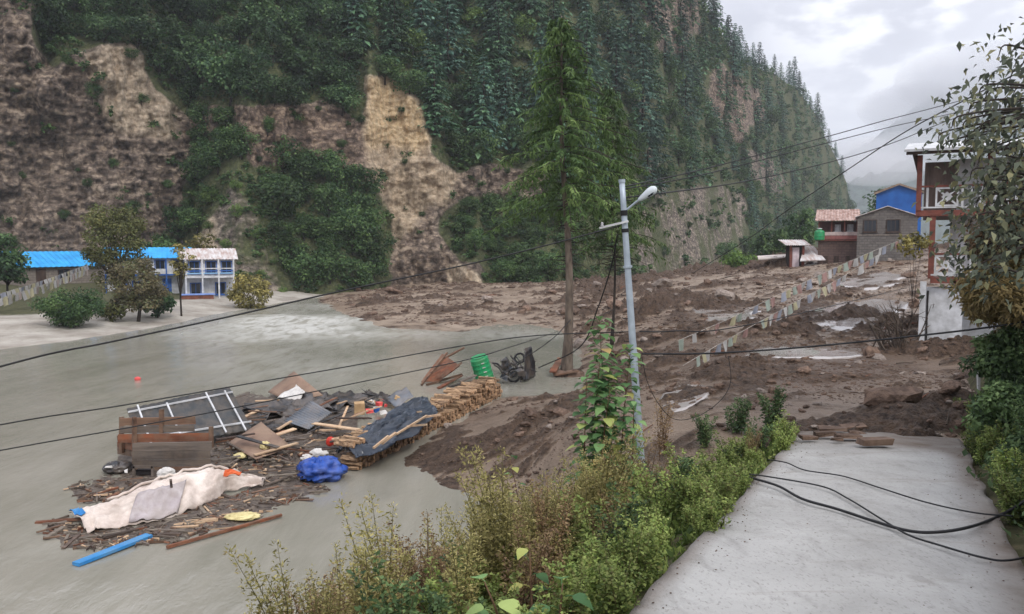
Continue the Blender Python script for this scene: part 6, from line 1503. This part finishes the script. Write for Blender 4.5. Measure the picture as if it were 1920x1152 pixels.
for i, (px, D, top, n, lf) in enumerate(((960, 5.3, 1060, 7, .22), (1050, 5.4, 1070, 7, .22), (1000, 6.2, 1010, 8, .2), (985, 13.5, 850, 12, .22), (1040, 13, 865, 12, .22), (870, 5.4, 1110, 6, .18))):
    X = lx(px, D); zb_ = ground_z(X, D); H = max(lz(top, D) - zb_, .4)
    broad('broad_leaved_plant', (X, D, zb_), H, n, lf, 970+i, ['broad-leaved plant at the bottom edge among the weeds, left one', 'broad-leaved plant at the bottom edge by the road, right one', 'reddish broad-leaved plant in the middle of the weeds', 'broad-leaved plant arching over the near mud', 'second broad-leaved plant at the edge of the near mud', 'small broad-leaved plant at the bottom edge under the yellow weeds'][i], (wr.normal(0, .2), wr.normal(0, .1)))

# ------------------------------------------------------------------ right bank: grass, straw bush, leafy tree
for i in range(84):
    a = wr.uniform(1.0, 13.0); c = PW + .12 + abs(wr.normal(0, 1.1)); X, Y = PATH_L0.x + PD.x*a + PN.x*c, PATH_L0.y + PD.y*a + PN.y*c
    low = c - PW < .6
    plant('weed', wd if not low else wg, int(wr.integers(3)), (X, Y, bank2_z(X, Y)-.05), wr.uniform(0, 6.28), wr.uniform(.5, .9), 'green weed at the right edge of the road' if low else 'dark green weed on the steep right bank', 'weed', 'weeds at the right road edge' if low else 'dark weeds on the right bank', pn=('foliage', 'stem'))
def leafy_tree():
    base = Vector((10.6, 13.6, 2.6)); r = np.random.default_rng(5); o = root('leafy_tree', base, 'tree with large dark leaves overhanging at the right edge', 'tree')
    # branch skeleton aimed at where the leaf sprays hang
    sprays = [(1885, 85), (1905, 130), (1860, 165), (1900, 190), (1830, 190), (1850, 225), (1905, 240), (1800, 215), (1870, 270), (1800, 258), (1830, 285), (1905, 300), (1815, 315), (1840, 330), (1860, 330), (1900, 350), (1825, 365), (1840, 390), (1815, 400), (1850, 400), (1810, 445), (1860, 450), (1835, 450), (1790, 470), (1820, 490), (1850, 480), (1900, 430), (1880, 470), (1890, 390), (1905, 90), (1800, 505), (1870, 215), (1915, 270), (1820, 245), (1860, 510), (1770, 245)]
    crown = root; m = MB(); hub = [base + Vector((.2, 0, 1.5)), base + Vector((.3, .2, 3.5)), base + Vector((.1, .1, 5.2))]
    m.tube([base - Vector((0, 0, .5)), hub[0], hub[1], hub[2]], [.16, .13, .09, .05], 8)
    Ps, As, Ns, Ls, Ti = [], [], [], [], []
    sprays = [(px + (28 if py > 250 else 10), py) for px, py in sprays]
    sprays = sprays + [(px + r.uniform(-14, 40), py + r.uniform(-30, 30)) for px, py in sprays]
    sp2 = sprays + [(px+r.uniform(60, 420), py+r.uniform(-60, 60)) for px, py in sprays]
    for px, py in sp2:
        D = r.uniform(11.6, 14.6); e_ = q(px, py, D); h = min(hub, key=lambda b: abs(b.z-e_.z+.6)); mid = h.lerp(e_, .55) + Vector((0, 0, .25)); tip = e_ + Vector((-.2, 0, -.2))
        m.tube(spline([h, mid, e_, tip], 5), [.035 - .03*i/15 for i in range(16)], 5, cap=False)
        for k in range(int(r.integers(20, 34)*(1.5 if py > 280 else 1))):
            c = np.array(e_) + r.normal(size=3)*np.array([.27, .4, .25]); d = rdir(r, 1)[0]*.8 + np.array([-.2, -.1, -.5]); Ps.append(c); As.append(d); Ns.append(np.array([0, -.3, 1]) + r.normal(size=3)*.5); Ls.append(r.uniform(.09, .19)); Ti.append(r.random())
    mk('trunk', m, BARKD, o, smooth=True)
    Ln = np.array(Ls); V, F = leafquads(np.array(Ps)-np.array(base), np.array(As), np.array(Ns), Ln, Ln*.25, .25)
    link('crown', npmesh('tree_leaves', V, F, leafmat('tree_leaf_dark', [(52, 56, 50), (72, 78, 66), (96, 102, 84), (120, 116, 84)], .25), Ti), o)
leafy_tree()
def strawbush(name, c, rx, rz, n, seed, mat, label, hang=.9, leaf=.3):
    r = np.random.default_rng(seed); o = root(name, c, label, 'bush'); Ps, As, Ls, Ti = [], [], [], []; m = MB()
    for k in range(46):
        az = r.uniform(0, 6.28); el = r.uniform(.2, 1.2); L_ = rx*r.uniform(.6, 1.15); p0 = np.array([r.normal(0, .1), r.normal(0, .1), 0]); out = np.array([math.cos(az), math.sin(az), 0]); ts = r.random()
        def pt_(t): return p0 + out*L_*t + np.array([0, 0, rz*math.sin(el)*1.9*t - hang*rz*t*t*1.1])
        m.tube([pt_(t) for t in (0, .3, .6, 1)], [.012, .009, .006, .003], 4, cap=False)
        for j in range(n//46):
            t = r.uniform(.15, 1); tg = pt_(min(t+.1, 1.1))-pt_(t); Ps.append(pt_(t)+r.normal(size=3)*.05); As.append(norm(tg) + r.normal(size=3)*.35 + np.array([0, 0, -.5])); Ls.append(leaf*r.uniform(.5, 1.2)); Ti.append(min(1, .5*ts+.6*r.random()))
    Ln = np.array(Ls); Pp = np.array(Ps); V, F = leafquads(Pp, np.array(As), rdir(r, len(Pp)), Ln, Ln*.09, .25)
    link('foliage', npmesh(name+'_foliage', V, F, mat, Ti), o); mk('stem', m, STEMB, o, local=True)
def hangbush(c, rx, rz, n, leaf, mat, seed, label, asp=.14):
    V, F, ti, C = bush_leaves(seed, n, rx, rz, leaf, clumps=54, cr=.3, aspect=asp); V = V - np.array([0, 0, rz*.85])
    o = root('bank_bush', c, label, 'bush'); link('foliage', npmesh('bank_bush_foliage', V, F, mat, ti), o)
    mk('stem', tubes(limbs(seed, C - np.array([0, 0, rz*.85]), .05, 16, (.3, .4, -rz)), 5), STEMB, o, local=True, smooth=True)
hangbush(q(1905, 575, 13.2), .95, .62, 15000, .12, W_dry, 51, 'drooping straw-brown bush hanging over the right bank')
hangbush(q(1900, 700, 13.3), .72, .75, 11000, .085, W_dk, 52, 'dark green bush beneath the straw-brown one on the bank', .3)
hangbush(q(1935, 475, 13.8), 1.0, .6, 12000, .11, W_brn, 53, 'olive-brown bush below the leafy tree at the right edge', .2)
hangbush(q(1905, 810, 12.2), .66, .7, 10000, .08, W_dk, 54, 'dark hanging bush on the steep bank beside the road', .3)
hangbush(q(1955, 900, 10.0), .62, .6, 9000, .07, W_dk, 55, 'leafy green bush at the right edge above the road', .32)
m = MB(); m.beam(q(1836, 760, 17.5), q(1834, 696, 17.5), .05, .05); mk('white_post', m, WHITEP, label='thin white post at the corner of the right bank', cat='post')
# bare shrub and low bush before the balcony house
o = root('bare_shrub', (lx(1690, 31), 31, mudz1(lx(1690, 31), 31)), 'tangle of bare brown branches left of the balcony house', 'shrub')
r = random.Random(8)
for k in range(34):
    m = MB(); a = r.uniform(0, 6.28); d = Vector((math.cos(a)*.5-.1, math.sin(a)*.4, r.uniform(.5, 1.1))).normalized()*r.uniform(1.0, 2.6); b = Vector((r.uniform(-.9, .6), r.uniform(-.5, .5), -.2)); m.tube([b, b+d*.5+Vector((0, 0, .1)), b+d+Vector((r.uniform(-.4, .2), 0, -.15))], [.04, .025, .01], 4)
    for _ in range(3): s = b+d*r.uniform(.4, .95); m.tube([s, s+Vector((r.uniform(-.5, .4), r.uniform(-.3, .3), r.uniform(-.2, .4)))], [.014, .005], 4)
    mk('branch', m, BARK, o, local=True)
tree_at('leafy_bush', 1712, 33.4, 425, 34, 420, .16, L_olive, 630, 'small yellow-leaved bush at the corner of the balcony house', cat='bush', bole=.72, zb=1.8, trunk_r=.012, clumps=18)

# loose pebbles on the road
pl = []
for i in range(380):
    a = wr.uniform(-2, 9.6); c = wr.uniform(.02, PW-.02) if wr.random() < .35 else (abs(wr.normal(0, .22)) if wr.random() < .6 else PW-abs(wr.normal(0, .25))); X, Y = PATH_L0.x + PD.x*a + PN.x*c, PATH_L0.y + PD.y*a + PN.y*c; s_ = wr.uniform(.003, .009)
    pl.append((np.array([X, Y, path_z(Y)-.012]), (s_, s_*1.3, s_*.8), wr.uniform(0, 6.28), i % 5))
merged('gravel', lowr, pl, STN, kind='stuff', label='loose pebbles and grit on the concrete road', cat='gravel')

# ================================================================== HAZE
mm_ = bpy.data.materials.new('mist'); mm_.use_nodes = True; mn = mm_.node_tree; mn.nodes.clear()
mo = mn.nodes.new('ShaderNodeOutputMaterial'); mv = mn.nodes.new('ShaderNodeVolumePrincipled'); mv.inputs['Color'].default_value = (.96, .97, 1, 1); mv.inputs['Density'].default_value = .007; mn.links.new(mv.outputs[0], mo.inputs['Volume'])
for k_, (px, py, D, rx, ry, rz, lb) in enumerate(((1645, 318, 1050, 62, 60, 22, 'low bank of mist before the far wooded slope'), (1700, 285, 1120, 90, 70, 28, 'bank of mist rising right of the low one'), (1735, 205, 1800, 150, 90, 60, 'cloud bank hiding the top of the far mountain'), (1860, 150, 1750, 210, 110, 80, 'large cloud bank behind the leafy tree'), (1600, 300, 1600, 110, 80, 45, 'faint mist at the mouth of the valley'))):
    m = MB(); prof = [(math.cos(t_)*1.0, math.sin(t_)) for t_ in np.linspace(-1.5, 1.5, 13)]; m.lathe((0, 0, 0), prof, 24); c_ = q(px, py, D)
    me_ = mk('mist_bank', m, mm_, local=True, kind='stuff', label=lb, cat='mist', smooth=True); me_.location = c_; me_.scale = (rx, ry, rz)

hm = bpy.data.materials.new('valley_haze'); hm.use_nodes = True; hn = hm.node_tree; hn.nodes.clear()
ho = hn.nodes.new('ShaderNodeOutputMaterial'); hv = hn.nodes.new('ShaderNodeVolumePrincipled'); hv.inputs['Color'].default_value = (.86, .9, .97, 1); hv.inputs['Density'].default_value = HAZE; hv.inputs['Anisotropy'].default_value = .2
hn.links.new(hv.outputs[0], ho.inputs['Volume'])
m = MB(); m.bx(-2600, 2600, -500, 4600, -4.5, 760); mk('haze', m, hm, kind='stuff', local=True, label='thin pale haze filling the valley', cat='haze')
